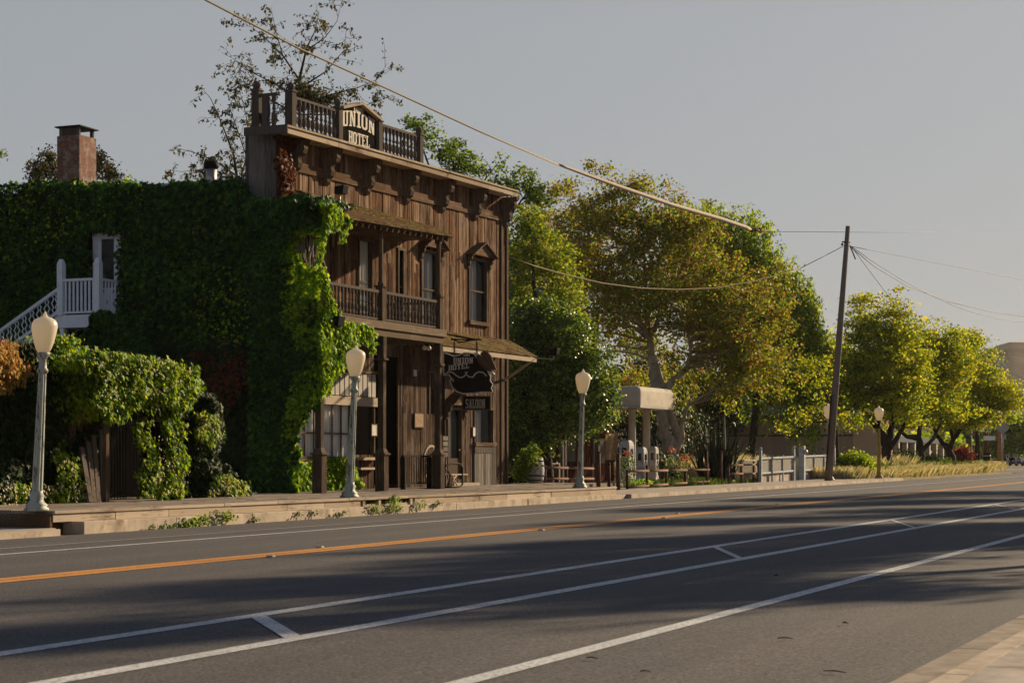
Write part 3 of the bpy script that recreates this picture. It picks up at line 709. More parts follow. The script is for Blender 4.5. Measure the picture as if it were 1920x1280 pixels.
window(W3, cover=.55); window(W2, cover=.9); window(W1, hood=False, curtain='curtain', cover=1, sill=False); window(D2, 'balcony_door', hood=False, curtain=None, sill=False, pane='darkglass')
wv = window(G1, hood=False, curtain='curtain', cover=1, mull=0)
x0, x1, z0, z1 = G1; mb = MB(); n = 6
for i in range(1, n): xx = x0+(x1-x0)*i/n; mb.box(xx-.022, xx+.022, YW-.012, YW+.02, z0, z1)
mb.box(x0, x1, YW-.015, YW+.021, z0+(z1-z0)*.43, z0+(z1-z0)*.43+.05); mb.build('mullions', M['trim'], wv)
zt1, zt0 = wZ(612, 742), wZ(612, 758)
MB().box(wX(548), wX(702), YW-.16, YW-.05, zt0, zt1+.02).build('head_board', M['fascia'], wv)
# pale panels above the head board
mb = MB(); xa_, xb_ = wX(560), wX(702); n = 16
for i in range(n):
    xx = xa_+(xb_-xa_)*i/n; mb.box(xx+.02, xx+(xb_-xa_)/n-.05, YW-.075, YW-.05, zt1+.05, wZ(612, 695))
mb.build('transom_panel', M['panel'], wv)
mb = MB(); mb.box(xa_, xb_, YW-.12, YW-.045, wZ(612,695)+.01, wZ(612,690)+.02); mb.build('transom_trim', M['trim'], wv)
window(G2, hood=False, curtain=None, pane=None, sill=False, mull=0)
mb = MB(); mb.box(wX(660), wX(699), YW-.42, YW-.05, wZ(680,862), wZ(680,857)); mb.box(wX(662), wX(698), YW-.30, YW-.05, wZ(680,880), wZ(680,876)); mb.build('window_shelf', M['fascia'], hotel)
dv = window(DR, 'front_door', hood=True, curtain='curtain_dim', cover=.45, sill=False, mull=0)
MB().box(DR[0], DR[1], YW+.0, YW+.06, DR[2], DR[2]+.75).build('door_panel', M['trimz'], dv)
MB().sphere((DR[1]-.12, YW-.04, DR[2]+1.05), .035, 8, 6).build('handle', M['metal'], dv)
MB().box(DR[0]-.25, DR[1]+1.0, YW-.35, YW-.1, Z0+.005, Z0+.14).build('doorstep', M['fascia'], dv)
window(G3, hood=False, curtain='curtain_dim', cover=.5, mull=0)
window(GW, hood=False, curtain='curtain', cover=1, sill=False, mull=0)
mb = MB(); x = G3[0]-.15; 
while x < G3[1]+.1:
    e = x+.2; mb.box(x, e-.01, YW-.11-random.uniform(0,.01), YW-.05, Z0+.02, G3[2]-.42); x = e
mb.box(G3[0]-.15, G3[1]+.15, YW-.13, YW-.05, G3[2]-.41, G3[2]-.16)
mb.build('window_apron', M['boards_grey'], hotel)
# ------------------------------------------------ ivied side: door and white stair
XS = XL-.1
dy1, dy0 = fY(176, XS), fY(229, XS)
dz0, dz1 = zX(200, 590, XS)-.05, zX(200, 440, XS)
side = bpy.data.objects.new('side_door', None); COL.objects.link(side); side.parent = hotel; side.location = (0, dy0-YW, dz0)
mb = MB(); wd = .16
mb.box(XS-.06, XS+.09, dy1-wd, dy1, dz0, dz1); mb.box(XS-.06, XS+.09, dy0, dy0+wd, dz0, dz1); mb.box(XS-.08, XS+.09, dy0, dy1, dz1-.14, dz1+.05)
mb.box(XS-.02, XS+.09, dy0+wd, dy1-wd, dz0+.75, dz0+.9); mb.box(XS-.015, XS+.07, dy0+wd, dy1-wd, dz0, dz0+.75)
mb.box(XS-.02, XS+.09, dy1-wd-.14, dy1-wd-.002, dz0, dz1-.14); mb.box(XS-.02, XS+.09, dy0+wd+.002, dy0+wd+.14, dz0, dz1-.14)
mb.build('door_frame', M['white'], side)
MB().box(XS+.0, XS+.02, dy0+wd, dy1-wd, dz0+.9, dz1-.14).build('pane', M['darkglass'], side)
stair = thing('white_staircase', 'white painted outside stair and landing with a picket railing on the ivied wall', 'staircase', (XL-1.6, fY(184, XL-1.5), 0))
xa_ = XL-1.45
ya_, yb2 = fY(184, xa_), fY(115, xa_)
zd0, zd1 = zX(150, 614, xa_), zX(150, 590, xa_)
mb = MB(); mb.box(xa_-.05, XL-.12, ya_-.1, yb2+.12, zd0, zd1); mb.build('landing', M['white'], stair, bevel=.01)
zr = zX(150, 522, xa_)
for yy, hh in ((ya_, zX(184, 483, xa_)), (yb2, zX(115, 486, xa_))):
    mb = MB(); mb.box(xa_-.1, xa_+.1, yy-.1, yy+.1, zd1+.002, hh-.16); mb.hexa([(xa_-.1,yy-.1,hh-.157),(xa_+.1,yy-.1,hh-.157),(xa_+.1,yy+.1,hh-.157),(xa_-.1,yy+.1,hh-.157),(xa_-.05,yy-.05,hh),(xa_+.05,yy-.05,hh),(xa_+.05,yy+.05,hh),(xa_-.05,yy+.05,hh)])
    mb.build('newel_post', M['white'], stair)
mb = MB(); mb.box(xa_-.05, xa_+.05, ya_+.1, yb2-.1, zr-.08, zr); mb.box(xa_-.03, xa_+.03, ya_+.1, yb2-.1, zd1+.05, zd1+.11)
rl = mb.build('railing', M['white'], stair)
n = 8
for i in range(n):
    yy = ya_+.1+(yb2-ya_-.2)*(i+.5)/n; MB().box(xa_-.025, xa_+.025, yy-.03, yy+.03, zd1+.113, zr-.083).build('picket', M['white'], rl)
mb = MB(); mb.box(xa_+.1, XL-.15, ya_-.04, ya_+.04, zr-.08, zr); mb.box(xa_+.1, XL-.15, ya_-.03, ya_+.03, zd1+.05, zd1+.1); rl = mb.build('railing', M['white'], stair)
for i in range(7):
    xx = xa_+.22+.17*i; MB().lathe((xx, ya_, zd1+.1), [(.03,0),(.03,.1),(.015,.15),(.035,.35),(.02,.5),(.03,.7),(.03,zr-zd1-.19)], 6).build('picket', M['white'], rl)
# sloping stair rail, steps and fretwork balusters
slope = (zX(-20,632,xa_)-zX(105,542,xa_))/(fY(-20,xa_)-fY(105,xa_))
y1_ = yb2+.1; y2_ = yb2+3.9; zz = lambda y, base: base+slope*(y-y1_)
mb = MB(); mb.bar((xa_,y1_,zX(105,542,xa_)),(xa_,y2_,zz(y2_,zX(105,542,xa_))),.09,.10); 
zl = zd1+.12
mb.bar((xa_,y1_,zl),(xa_,y2_,zz(y2_,zl)),.07,.10); mb.build('stair_rail', M['white'], stair)
mb = MB(); mb.bar((xa_,y1_,zd1-.18),(xa_,y2_,zz(y2_,zd1-.18)),.05,.3); mb.bar((xa_+1.2,y1_,zd1-.18),(xa_+1.2,y2_,zz(y2_,zd1-.18)),.05,.3)
for i in range(14):
    yy = y1_+.27*i; mb.box(xa_+.03, xa_+1.17, yy, yy+.3, zz(yy, zd1)-.05, zz(yy, zd1))
mb.build('stair_flight', M['white'], stair)
hgt = zX(105,542,xa_)-zl
for i in range(12):
    yy = y1_+.16+.29*i; c = MB(); zb_ = zz(yy, zl)+.05; h_ = hgt-.1
    for sg in (-1, 1):
        c.tube([(xa_,yy+sg*.02,zb_),(xa_,yy+sg*.09,zb_+h_*.16),(xa_,yy+sg*.03,zb_+h_*.3),(xa_,yy+sg*.11,zb_+h_*.5),(xa_,yy+sg*.03,zb_+h_*.7),(xa_,yy+sg*.07,zb_+h_*.85),(xa_,yy+sg*.01,zb_+h_)], .022, 5)
    c.build('fretwork_baluster', M['white'], stair)
mb = MB(); mb.box(xa_-.02, xa_+.14, yb2-.1, yb2+.06, .2, zd0-.003); mb.build('support_post', M['white'], stair)

# ------------------------------------------------ things fixed to or standing by the hotel
def floodlight(x, y, z, label, stem, cat='floodlight', k=1):
    o = thing('floodlight', label, cat, (x,y,z)); 
    MB().tube(stem, .018, 6).build('stem', M['metal'], o)
    p = Vector(stem[-1]); mb = MB(); mb.hexa([p+Vector(v)*k for v in ((-.15,-.17,.0),(.15,-.17,.0),(.15,.13,0),(-.15,.13,0),(-.18,-.22,.26),(.18,-.22,.26),(.15,.12,.22),(-.15,.12,.22))]); mb.build('housing', M['black'], o, bevel=.01)
    MB().quad(p+Vector((-.13,-.205,.02))*k, p+Vector((.13,-.205,.02))*k, p+Vector((.15,-.235,.24))*k, p+Vector((-.15,-.235,.24))*k).build('lens', M['glass'], o)
yy = 28.3; xx = fX(637, yy); z_ = fZ(637, 392, yy)
floodlight(xx, yy, z_, 'small black floodlight on a curved pipe above the mossy porch roof', [(xx-.12,yy+.1,z_-.15),(xx,yy,z_),(xx+.02,yy,fZ(637,364,yy))])
yy = 27.3; xx = fX(628, yy); z_ = fZ(628, 612, yy)
floodlight(xx, yy, z_, 'grey floodlight sticking out of the sunlit ivy over the street lamp', [(xx-.35,yy+.3,z_-.25),(xx-.02,yy,z_-.25),(xx,yy,z_)], k=1.15)
yy = 27.6; xx = fX(1038, yy); z_ = fZ(1038, 668, yy)
floodlight(xx, yy, z_, 'pale square floodlight on an arm in front of the dark oak tree', [(XAR-.1,YA+.1,fZ(1005,671,YA)),(xx,yy,z_-.1),(xx,yy,z_+.05)], k=1.0)
o = thing('porch_bulbs', 'pair of round glass bulbs under the balcony floor', 'lamp', (fX(800,28.2),28.2,ZB1))
for sg in (-1, 1):
    c = Vector((fX(800,28.2)+sg*.16, 28.2, ZB1-.14)); MB().sphere(c, .085, 10, 8).build('bulb', M['bulb'], o)
    MB().tube([c+Vector((0,0,.07)), (fX(800,28.2), 28.2, ZB1-.003)], .03, 6).build('socket', M['black'], o)
def notice(px0, px1, py0, py1, mat, label, Y=YW-.07, lines=False):
    xa_, xb_ = fX(px0,Y), fX(px1,Y); zb_, zt_ = fZ((px0+px1)/2,py1,Y), fZ((px0+px1)/2,py0,Y)
    o = thing('notice', label, 'notice', (xa_,Y,zb_)); MB().box(xa_, xb_, Y-.02, Y, zb_, zt_).build('sheet', M[mat], o)
    mb = MB(); mb.box(xa_-.03, xb_+.03, Y-.03, Y-.021, zt_-.02, zt_+.02); mb.box(xa_-.03, xb_+.03, Y-.03, Y-.021, zb_-.02, zb_+.02); mb.box(xa_-.03,xa_+.01,Y-.03,Y-.021,zb_+.02,zt_-.02); mb.box(xb_-.01,xb_+.03,Y-.03,Y-.021,zb_+.02,zt_-.02); mb.build('frame', M['trim'], o)
notice(777, 794, 774, 801, 'brown', 'brown framed notice board on the boards behind the dark iron railing')
notice(774, 781, 692, 706, 'paper', 'small white card high on the porch wall')
notice(696, 706, 795, 817, 'paper', 'white menu sheet beside the dark doorway behind the second post', Y=YW-.12)
notice(886, 891, 800, 818, 'paper', 'narrow white card beside the saloon door')
# hanging sign: hangs square to the street
XG = fX(833, 28.55)
gy0, gy1 = fY(833, XG), fY(931, XG)
sg_ = thing('hanging_sign', 'black scrolled hotel sign with a carved eagle hung over the boardwalk', 'sign', (XG, gy0, zX(833,735,XG)))
def sp(px, py, off=0): return (XG-off, fY(px, XG), zX(px, py, XG))
outl = [(833,661),(842,664),(852,668),(862,666),(872,661),(884,662),(896,666),(906,664),(914,668),(916,690),(918,700),(921,706),(920,714),(925,720),(922,728),(926,735),(905,735),(890,737),(870,738),(858,734),(849,725),(845,714),(848,709),(843,702),(834,704),(833,690)]
mb = MB(); mb.prism(outl, lambda a, b: sp(a, b, .05), lambda a, b: sp(a, b, -.03)); mb.build('board', M['signblack'], sg_)
mb = MB(); mb.tube([sp(a, b, .06) for a, b in outl+outl[:1]], .022, 5)
mb.tube([sp(a, b, .06) for a, b in ((835,702),(842,697),(850,698),(857,704),(864,708),(871,706),(875,701),(880,706),(888,707),(893,700),(899,697),(907,698),(914,705))], .022, 5)
mb.tube([sp(a, b, .06) for a, b in ((846,712),(851,710),(852,714),(849,715))], .018, 5); mb.tube([sp(a, b, .06) for a, b in ((875,701),(878,697),(873,698))], .018, 5)
mb.build('scroll_border', M['greyletters'], sg_)
mb = MB()
def sfn(px0, py0, px1, py1):     # baseline from (px0,py0) to (px1,py1)
    return lambda x, z, o_: sp(px0+(px1-px0)*x, py0+(py1-py0)*x-z, .05+o_)
text(mb, 'UNION', sfn(851,683,889,681), 0, 1, 12, 11, .015); text(mb, 'HOTEL', sfn(842,695,881,690), 0, 1, 10, 10, .015)
text(mb, '1880', sfn(870,668,882,668), 0, 1, 5, 5, .012)
mb.build('lettering', M['greyletters'], sg_)
# eagle: body, spread wing, head
mb = MB()
w1 = [(904,662),(909,658),(917,660),(923,668),(928,680),(934,694),(926,691),(918,684),(911,674),(906,668)]
mb.prism(w1, lambda a, b: sp(a, b, .14), lambda a, b: sp(a, b, .05)); 
mb.tube([sp(896,664,.10), sp(902,672,.12), sp(911,681,.14), sp(920,690,.12), sp(928,700,.10)], [.04,.12,.15,.12,.05], 8)
mb.build('eagle_wing', M['trim'], sg_)
mb = MB(); mb.prism([(890,662),(899,661),(907,668),(913,680),(900,676)], lambda a, b: sp(a, b, .16), lambda a, b: sp(a, b, .052)); mb.prism([(914,685),(922,686),(931,702),(920,702)], lambda a, b: sp(a, b, .18), lambda a, b: sp(a, b, .12)); mb.build('eagle_feathers', M['greyletters'], sg_)
mb = MB()
for px in (852, 894):
    P0, P1 = Vector(sp(px, 640)), Vector(sp(px, 662))
    for i in range(9):
        c = P0.lerp(P1, (i+.5)/9); a = Vector((0, .028, 0)) if i % 2 else Vector((.028, 0, 0)); hgt = Vector((0,0,(P0-P1).length/14))
        mb.tube([c-a-hgt, c-a+hgt, c+hgt*1.4, c+a+hgt, c+a-hgt, c-hgt*1.4, c-a-hgt], .010, 4, cap=False)
mb.tube([sp(846,634), sp(862,642), sp(894,636), sp(902,637)], .022, 6); mb.tube([(XG, YW-.05, fZ(846,634,YW)+.2), sp(894,637), sp(846,636)], .03, 6)
mb.build('chain', M['black'], sg_)
sa = thing('saloon_sign', 'small rectangular black saloon board hanging under the scrolled sign', 'sign', sp(868,768))
mb = MB(); mb.prism([(868,743),(920,743),(920,768),(868,768)], lambda a, b: sp(a, b, .03), lambda a, b: sp(a, b, -.03)); mb.build('board', M['signblack'], sa)
mb = MB()
for a, b in (((868,743),(920,743)),((920,743),(920,768)),((920,768),(868,768)),((868,768),(868,743))): mb.bar(sp(*a,.03), sp(*b,.03), .04, .04, up=(1,0,0))
mb.build('border', M['trim'], sa)
mb = MB(); text(mb, 'SALOON', lambda x, z, o_: sp(874+37*x, 765-z, .03+o_), 0, 1, 17, 17, .01); mb.build('lettering', M['panel'], sa)
mb = MB(); mb.tube([sp(874,743), sp(874,737)], .012, 5); mb.tube([sp(914,743), sp(914,735)], .012, 5); mb.build('chain', M['black'], sa)

# ================================================================== FOLIAGE
T_LOBE = np.array([(0,0,0),(.40,-.06,.04),(.24,.28,.02),(.50,.50,.10),(.16,.55,.02),(0,1,-.12),(-.16,.55,.02),(-.50,.50,.10),(-.24,.28,.02),(-.40,-.06,.04)], float)
T_QUAD = np.array([(0,0,0),(.36,.45,.10),(0,1,-.05),(-.36,.45,.10)], float)
T_LONG = np.array([(0,0,0),(.16,.45,.05),(0,1,-.1),(-.16,.45,.05)], float)
def unit(v): return v/np.maximum(np.linalg.norm(v, axis=-1, keepdims=True), 1e-9)
def leaves(name, C, N, Tdir, size, tmpl, mat, parent=None, origin=None):
    N = unit(N); Tdir = unit(Tdir-N*(Tdir*N).sum(-1, keepdims=True)); U = np.cross(Tdir, N)
    s = np.asarray(size).reshape(-1, 1, 1)
    V = C[:, None, :]+s*(tmpl[None, :, 0:1]*U[:, None, :]+tmpl[None, :, 1:2]*Tdir[:, None, :]+tmpl[None, :, 2:3]*N[:, None, :])
    k = len(tmpl); n = len(C); Fc = np.arange(n*k).reshape(n, k)
    return np_mesh(name, V.reshape(-1, 3), Fc, mat, parent, origin)
def inpoly(x, y, poly):
    r = np.zeros(x.shape, bool); n = len(poly)
    for i in range(n):
        x0, y0 = poly[i]; x1, y1 = poly[(i+1) % n]
        if y0 == y1: continue
        c = ((y0 > y) != (y1 > y)) & (x < (x1-x0)*(y-y0)/(y1-y0)+x0); r ^= c
    return r
def lump(a, b, seed, sc=1.0):
    r = np.random.default_rng(seed); o = 0
    for i in range(6):
        f = sc*(1.0+.9*i); th = r.uniform(0, 6.28); ph = r.uniform(0, 6.28)
        o = o+np.sin((a*np.cos(th)+b*np.sin(th))*f+ph)/(1+.6*i)
    return o/2.2
def sample_px(polys, n, holes=(), rag=6):
    xs = [p[0] for q in polys for p in q]; ys = [p[1] for q in polys for p in q]; X, Y = [], []
    c = 0
    while c < n:
        x = rng.uniform(min(xs)-rag, max(xs)+rag, n*2); y = rng.uniform(min(ys)-rag, max(ys)+rag, n*2)
        xx = x+rag*lump(y*.12, x*.12, 3)+rng.normal(0, rag*.25, n*2); yy = y+rag*lump(x*.13, y*.1, 5)+rng.normal(0, rag*.25, n*2)
        k = np.zeros(x.shape, bool)
        for q in polys: k |= inpoly(xx, yy, q)
        for q in holes: k &= ~inpoly(xx, yy, q)
        X.append(x[k]); Y.append(y[k]); c += k.sum()
        if not k.any(): break
    return np.concatenate(X)[:n], np.concatenate(Y)[:n]
def ivy_Y(name, polys, Y, n, mat, parent, size=(.12,.2), amp=.2, deep=0, tm=T_LOBE, holes=(), rag=6, seed=1, jit=.06, droop=.9):
    px, py = sample_px(polys, n, holes, rag); u = (px-960)/F
    YY = np.full(n, float(Y)); X = YY*(CT+u*ST)/(ST-u*CT); d = X*CT+YY*ST; Z = H+(YH-py)*d/F
    off = amp*lump(X*1.3, Z*1.3, seed)+rng.normal(0, jit, n)+rng.uniform(0, 1, n)**2*deep
    C = np.stack([X, YY-amp*.6+off, Z], 1)
    # bulges face outward along their own slope
    N = np.stack([rng.normal(.45, .6, n), -1+rng.normal(0, .3, n), rng.normal(.45, .45, n)], 1)
    Td = np.stack([rng.normal(0, .45, n), rng.normal(-.1, .25, n), -droop+rng.normal(0, .35, n)], 1)
    return leaves(name, C, N, Td, rng.uniform(*size, n), tm, M[mat], parent)
def ivy_X(name, polys, X, n, mat, parent, size=(.12,.2), amp=.2, tm=T_LOBE, holes=(), rag=6, seed=1, jit=.06):
    px, py = sample_px(polys, n, holes, rag); u = (px-960)/F
    XX = np.full(n, float(X)); Y = XX*(ST-u*CT)/(CT+u*ST); d = XX*CT+Y*ST; Z = H+(YH-py)*d/F
    off = amp*lump(Y*1.1, Z*1.1, seed)+rng.normal(0, jit, n)
    C = np.stack([XX-amp*.6+off, Y, Z], 1)
    N = np.stack([-1+rng.normal(0, .3, n), rng.normal(-.1, .5, n), rng.normal(.5, .45, n)], 1)
    Td = np.stack([rng.normal(-.1, .25, n), rng.normal(0, .45, n), -.9+rng.normal(0, .35, n)], 1)
    return leaves(name, C, N, Td, rng.uniform(*size, n), tm, M[mat], parent)

# ---- ivy on the hotel
iv = thing('ivy', 'dense dark green ivy covering the whole side wall round the white door', 'ivy', (XL-.3, 33, .47))
ivy_X('foliage', [[(-60,348),(60,340),(230,344),(300,343),(400,337),(455,331),(470,345),(480,366),(524,378),(524,965),(-60,965)]], XL-.22, 52000, 'ivy', iv,
      (.08,.21), .22, holes=[[(171,434),(227,434),(229,470),(227,520),(228,592),(171,592)],[(27,452),(34,460),(35,490),(29,486)]], rag=5, seed=4, jit=.08)
ivy_X('young_foliage', [[(-60,360),(150,350),(330,350),(180,430),(-60,520)],[(330,560),(470,480),(520,600),(480,760),(400,640)]], XL-.40, 1000, 'ivybright', iv, (.07,.13), .12, rag=20, seed=6)
# crest spilling on the roof edge by the chimney
n = 1600; C = np.stack([rng.uniform(XL-.2, XL+.5, n), rng.uniform(35.3, 39.6, n), np.zeros(n)], 1); C[:,2] = 10.12+np.abs(rng.normal(0,.10,n))+.12*lump(C[:,1]*2, C[:,0], 8)
leaves('crest', C, rng.normal(0,1,(n,3))+[0,0,1], rng.normal(0,1,(n,3)), rng.uniform(.1,.17,n), T_LOBE, M['ivybright'], iv)
ivy_X('withered_leaves', [[(-60,360),(520,380),(520,930),(250,930),(-60,640)]], XL-.42, 700, 'sparse', iv, (.08,.14), .1, rag=20, seed=7)
iv2 = thing('ivy', 'sunlit bright green ivy smothering the left end of the porch and its balcony', 'ivy', (49.7, 27.6, .47))
ring = [[(532,436),(560,428),(604,428),(604,660),(565,650),(536,600),(526,520)]]
lowr = [[(560,690),(604,660),(604,742),(563,792),(556,860),(552,930),(534,930),(540,800)]]
hole = [[(554,448),(572,438),(592,440),(601,466),(600,524),(582,540),(560,534),(550,500)]]
ivy_X('curtain', [[(474,374),(530,372),(560,368),(600,378),(612,395),(604,440),(604,600),(604,742),(586,765),(563,792),(556,860),(552,928),(474,932)]], 49.72, 24000, 'ivy', iv2, (.09,.20), .16, holes=ring+lowr, rag=6, seed=9)
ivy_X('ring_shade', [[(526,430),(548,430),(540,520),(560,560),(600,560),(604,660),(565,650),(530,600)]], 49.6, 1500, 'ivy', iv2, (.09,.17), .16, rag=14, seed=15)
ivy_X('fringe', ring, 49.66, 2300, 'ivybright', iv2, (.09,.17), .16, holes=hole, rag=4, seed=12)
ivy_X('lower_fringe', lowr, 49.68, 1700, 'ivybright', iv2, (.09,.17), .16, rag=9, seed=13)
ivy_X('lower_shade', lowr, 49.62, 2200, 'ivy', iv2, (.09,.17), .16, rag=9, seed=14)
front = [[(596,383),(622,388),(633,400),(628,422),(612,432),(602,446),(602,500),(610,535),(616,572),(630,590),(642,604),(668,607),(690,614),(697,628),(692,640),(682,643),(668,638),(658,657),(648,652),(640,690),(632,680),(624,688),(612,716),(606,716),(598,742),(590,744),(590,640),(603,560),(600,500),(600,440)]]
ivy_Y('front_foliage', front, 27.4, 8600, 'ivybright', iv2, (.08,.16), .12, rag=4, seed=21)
ivy_Y('roof_foliage', [[(535,379),(555,370),(590,372),(628,380),(640,392),(600,398),(545,392)]], 28.2, 1800, 'ivy', iv2, (.10,.17), .2, deep=-.6, rag=4)
for q_ in ([(640,405),(650,402),(648,440),(644,438)],[(656,650),(664,650),(662,690),(658,692)],[(694,640),(700,640),(698,664),(695,664)],[(612,712),(618,712),(616,742),(613,742)],[(636,430),(640,430),(639,455),(636,455)],[(650,405),(653,405),(653,425),(650,425)],[(604,690),(609,690),(607,740),(605,742)]): ivy_Y('tendril', [q_], 27.45, 70, 'ivybright', iv2, (.08,.13), .05, rag=1)
mb = MB()
for k in range(26):
    px = random.uniform(556, 602); y0 = random.uniform(28, 29.2); 
    a = at(px, random.uniform(438,455), 57.2); b = at(px+random.uniform(-22,22), random.uniform(520,538), 57.2)
    mb.tube([a, a.lerp(b,.4)+Vector((0,random.uniform(-.1,.1),0)), b], .014, 4)
mb.build('stems', M['bark_pale'], iv2)
ivy_X('loose_foliage', [[(560,470),(575,500),(597,500),(597,535),(560,535)]], 49.7, 500, 'ivybright', iv2, (.08,.15), .15, rag=4)
iv3 = thing('ivy', 'low mat of glossy green ivy under the curtained ground floor window', 'ivy', (wX(600), 29.8, .47))
ivy_Y('foliage', [[(545,866),(600,860),(640,858),(652,866),(660,885),(672,905),(672,919),(545,926)]], 29.82, 4600, 'ivybright', iv3, (.10,.17), .12, rag=4, seed=30, holes=[[(652,858),(700,858),(700,880),(656,880)]])
iv4 = thing('ivy', 'dried rust red ivy clinging to the top corner below the cornice', 'ivy', (XL+.3, 29.9, 8.5))
ivy_Y('foliage', [[(519,250),(551,254),(550,285),(541,300),(547,325),(543,345),(530,375),(521,376),(519,330)]], 29.82, 3000, 'ivyred', iv4, (.07,.13), .08, rag=5, seed=31)
# climbers before the side wall
iv5 = thing('climbing_vine', 'dark reddish vine tangled on the side wall to the right of the arbour', 'vine', (XL-1, 30, .4))
ivy_X('foliage', [[(360,655),(420,655),(470,670),(500,690),(470,740),(430,780),(400,720)]], 50.3, 380, 'ivyred', iv5, (.08,.13), .6, rag=14, seed=33)
ivy_X('green_foliage', [[(300,648),(540,650),(545,930),(420,930),(400,760),(360,690)]], 50.5, 7000, 'vinedark', iv5, (.1,.17), .4, rag=12, seed=34)
sh = thing('shrub', 'dark leafy bush tucked under the white landing beside the door', 'shrub', (48.9, 34.2, .2))
ivy_X('foliage', [[(168,650),(170,610),(185,590),(205,583),(232,588),(260,600),(280,660),(170,665)]], 49.0, 4200, 'ivy', sh, (.1,.18), .35, rag=6, seed=35)

# ---- hedge, arbour and gate along the boardwalk
YHd = 28.0
fn_ = thing('board_fence', 'dark plank fence buried under the ivy hedge left of the gate', 'fence', (34, YHd+.25, .47))
mb = MB(); x = fX(-60, YHd)
while x < fX(188, YHd):
    e = x+random.uniform(.12,.2); mb.box(x, e-.01, YHd+.2, YHd+.24, .47, 3.1+random.uniform(-.05,.05)); x = e
mb.build('planks', M['boards'], fn_)
hd = thing('ivy_hedge', 'thick dark hedge of trailing ivy behind the leftmost street lamp', 'hedge', (36, YHd, .47))
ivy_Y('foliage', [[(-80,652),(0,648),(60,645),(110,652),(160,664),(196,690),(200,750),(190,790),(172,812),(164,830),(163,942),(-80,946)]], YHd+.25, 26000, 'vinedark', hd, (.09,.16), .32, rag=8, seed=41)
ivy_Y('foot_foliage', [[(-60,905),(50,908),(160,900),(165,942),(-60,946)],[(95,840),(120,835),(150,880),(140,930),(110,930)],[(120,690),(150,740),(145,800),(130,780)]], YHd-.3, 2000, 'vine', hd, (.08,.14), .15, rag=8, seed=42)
ivy_Y('blossom', [[(-60,915),(160,900),(165,942),(-60,946)],[(95,840),(120,835),(145,880),(140,900),(110,880)]], YHd-.5, 260, 'blossom', hd, (.05,.09), .1, tm=T_QUAD, seed=43)
sh = thing('shrub', 'orange and yellow leaved shrub rising above the hedge at the left edge', 'shrub', (36.5, 29.4, .3))
ivy_Y('foliage', [[(-60,660),(0,640),(35,648),(55,690),(40,720),(0,730),(-60,730)]], 27.75, 2200, 'orange', sh, (.07,.12), .35, tm=T_QUAD, rag=10, seed=44)
ivy_Y('upper_foliage', [[(60,650),(90,630),(125,632),(155,655),(150,690),(110,680),(70,675)]], 28.1, 2200, 'vine', sh, (.07,.12), .35, tm=T_QUAD, rag=10, seed=45, deep=.8)
ar = thing('vine_arbour', 'sunlit flowering vine arbour curving over the iron gate', 'vine', (fX(270,28), 28, .47))
mb = MB()
for px, Y in ((198,27.0),(318,27.0),(200,28.7),(322,28.7)):
    mb.box(fX(px,Y)-.06, fX(px,Y)+.06, Y-.06, Y+.06, .47, fZ(px, 700, Y))
for Y in (27.0, 28.7): mb.box(fX(196,Y)-.3, fX(322,Y)+.5, Y-.05, Y+.05, fZ(250,702,Y), fZ(250,694,Y))
mb.build('timber_frame', M['trimz'], ar)
top = [[(138,668),(175,662),(235,660),(290,668),(340,681),(366,696),(374,716),(370,734),(356,750),(346,772),(332,762),(312,764),(290,752),(265,748),(240,760),(225,780),(205,792),(184,776),(178,745),(190,712),(180,690),(150,682)]]
ivy_Y('foliage', top, 26.6, 10500, 'vine', ar, (.09,.16), .25, deep=2.1, rag=9, seed=51)
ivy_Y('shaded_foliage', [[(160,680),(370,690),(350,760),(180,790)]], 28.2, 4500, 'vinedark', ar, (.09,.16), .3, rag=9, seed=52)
ivy_Y('hanging_vine', [[(302,752),(340,750),(334,790),(342,850),(338,932),(298,936),(310,850)]], 26.9, 3600, 'vine', ar, (.09,.15), .15, rag=8, seed=53)
ivy_Y('blossom', top+[[(305,800),(338,800),(338,930),(300,930)]], 26.45, 420, 'blossom', ar, (.045,.08), .25, tm=T_QUAD, deep=.5, rag=8, seed=54)
ivy_Y('inner_vine', [[(246,790),(268,780),(284,850),(290,936),(244,936),(256,880)]], 28.2, 900, 'vine', ar, (.08,.14), .2, rag=9, seed=55)
gb = thing('creeper_bush', 'rounded creeper with pale blossom right of the arbour', 'shrub', (fX(400,27.8), 27.8, .47))
ivy_Y('foliage', [[(338,742),(372,738),(402,765),(414,796),(408,826),(396,846),(428,880),(450,905),(458,934),(338,938)]], 27.8, 9000, 'vinedark', gb, (.09,.16), .3, rag=8, seed=56)
ivy_Y('blossom', [[(370,770),(406,780),(410,815),(390,832),(368,815)],[(385,905),(420,890),(455,905),(455,934),(385,936)]], 27.45, 430, 'blossom', gb, (.045,.085), .1, tm=T_QUAD, rag=6, seed=57)
ivy_Y('sunny_foliage', [[(366,768),(406,778),(410,820),(390,836),(366,820)],[(385,905),(420,888),(456,905),(456,935),(385,937)]], 27.5, 1300, 'vine', gb, (.08,.14), .12, rag=7, seed=58)
gt = thing('iron_gate', 'black iron bar gate half open under the vine arbour', 'gate', (fX(215,28.3), 28.3, .47))
mb = MB(); ga, gb_ = fX(193,28.3), fX(236,28.3); zt_g = fZ(215,782,28.3)
for i in range(9):
    xx = ga+(gb_-ga)*i/8; mb.tube([(xx,28.3,.5),(xx,28.3,zt_g+.15*math.sin(i/8*3.14))], .014, 6)
mb.build('bars', M['black'], gt)
mb = MB(); mb.bar((ga,28.3,.62),(gb_,28.3,.62),.03,.05); mb.bar((ga,28.3,zt_g-.2),(gb_,28.3,zt_g-.2),.03,.05); mb.build('gate_frame', M['black'], gt)
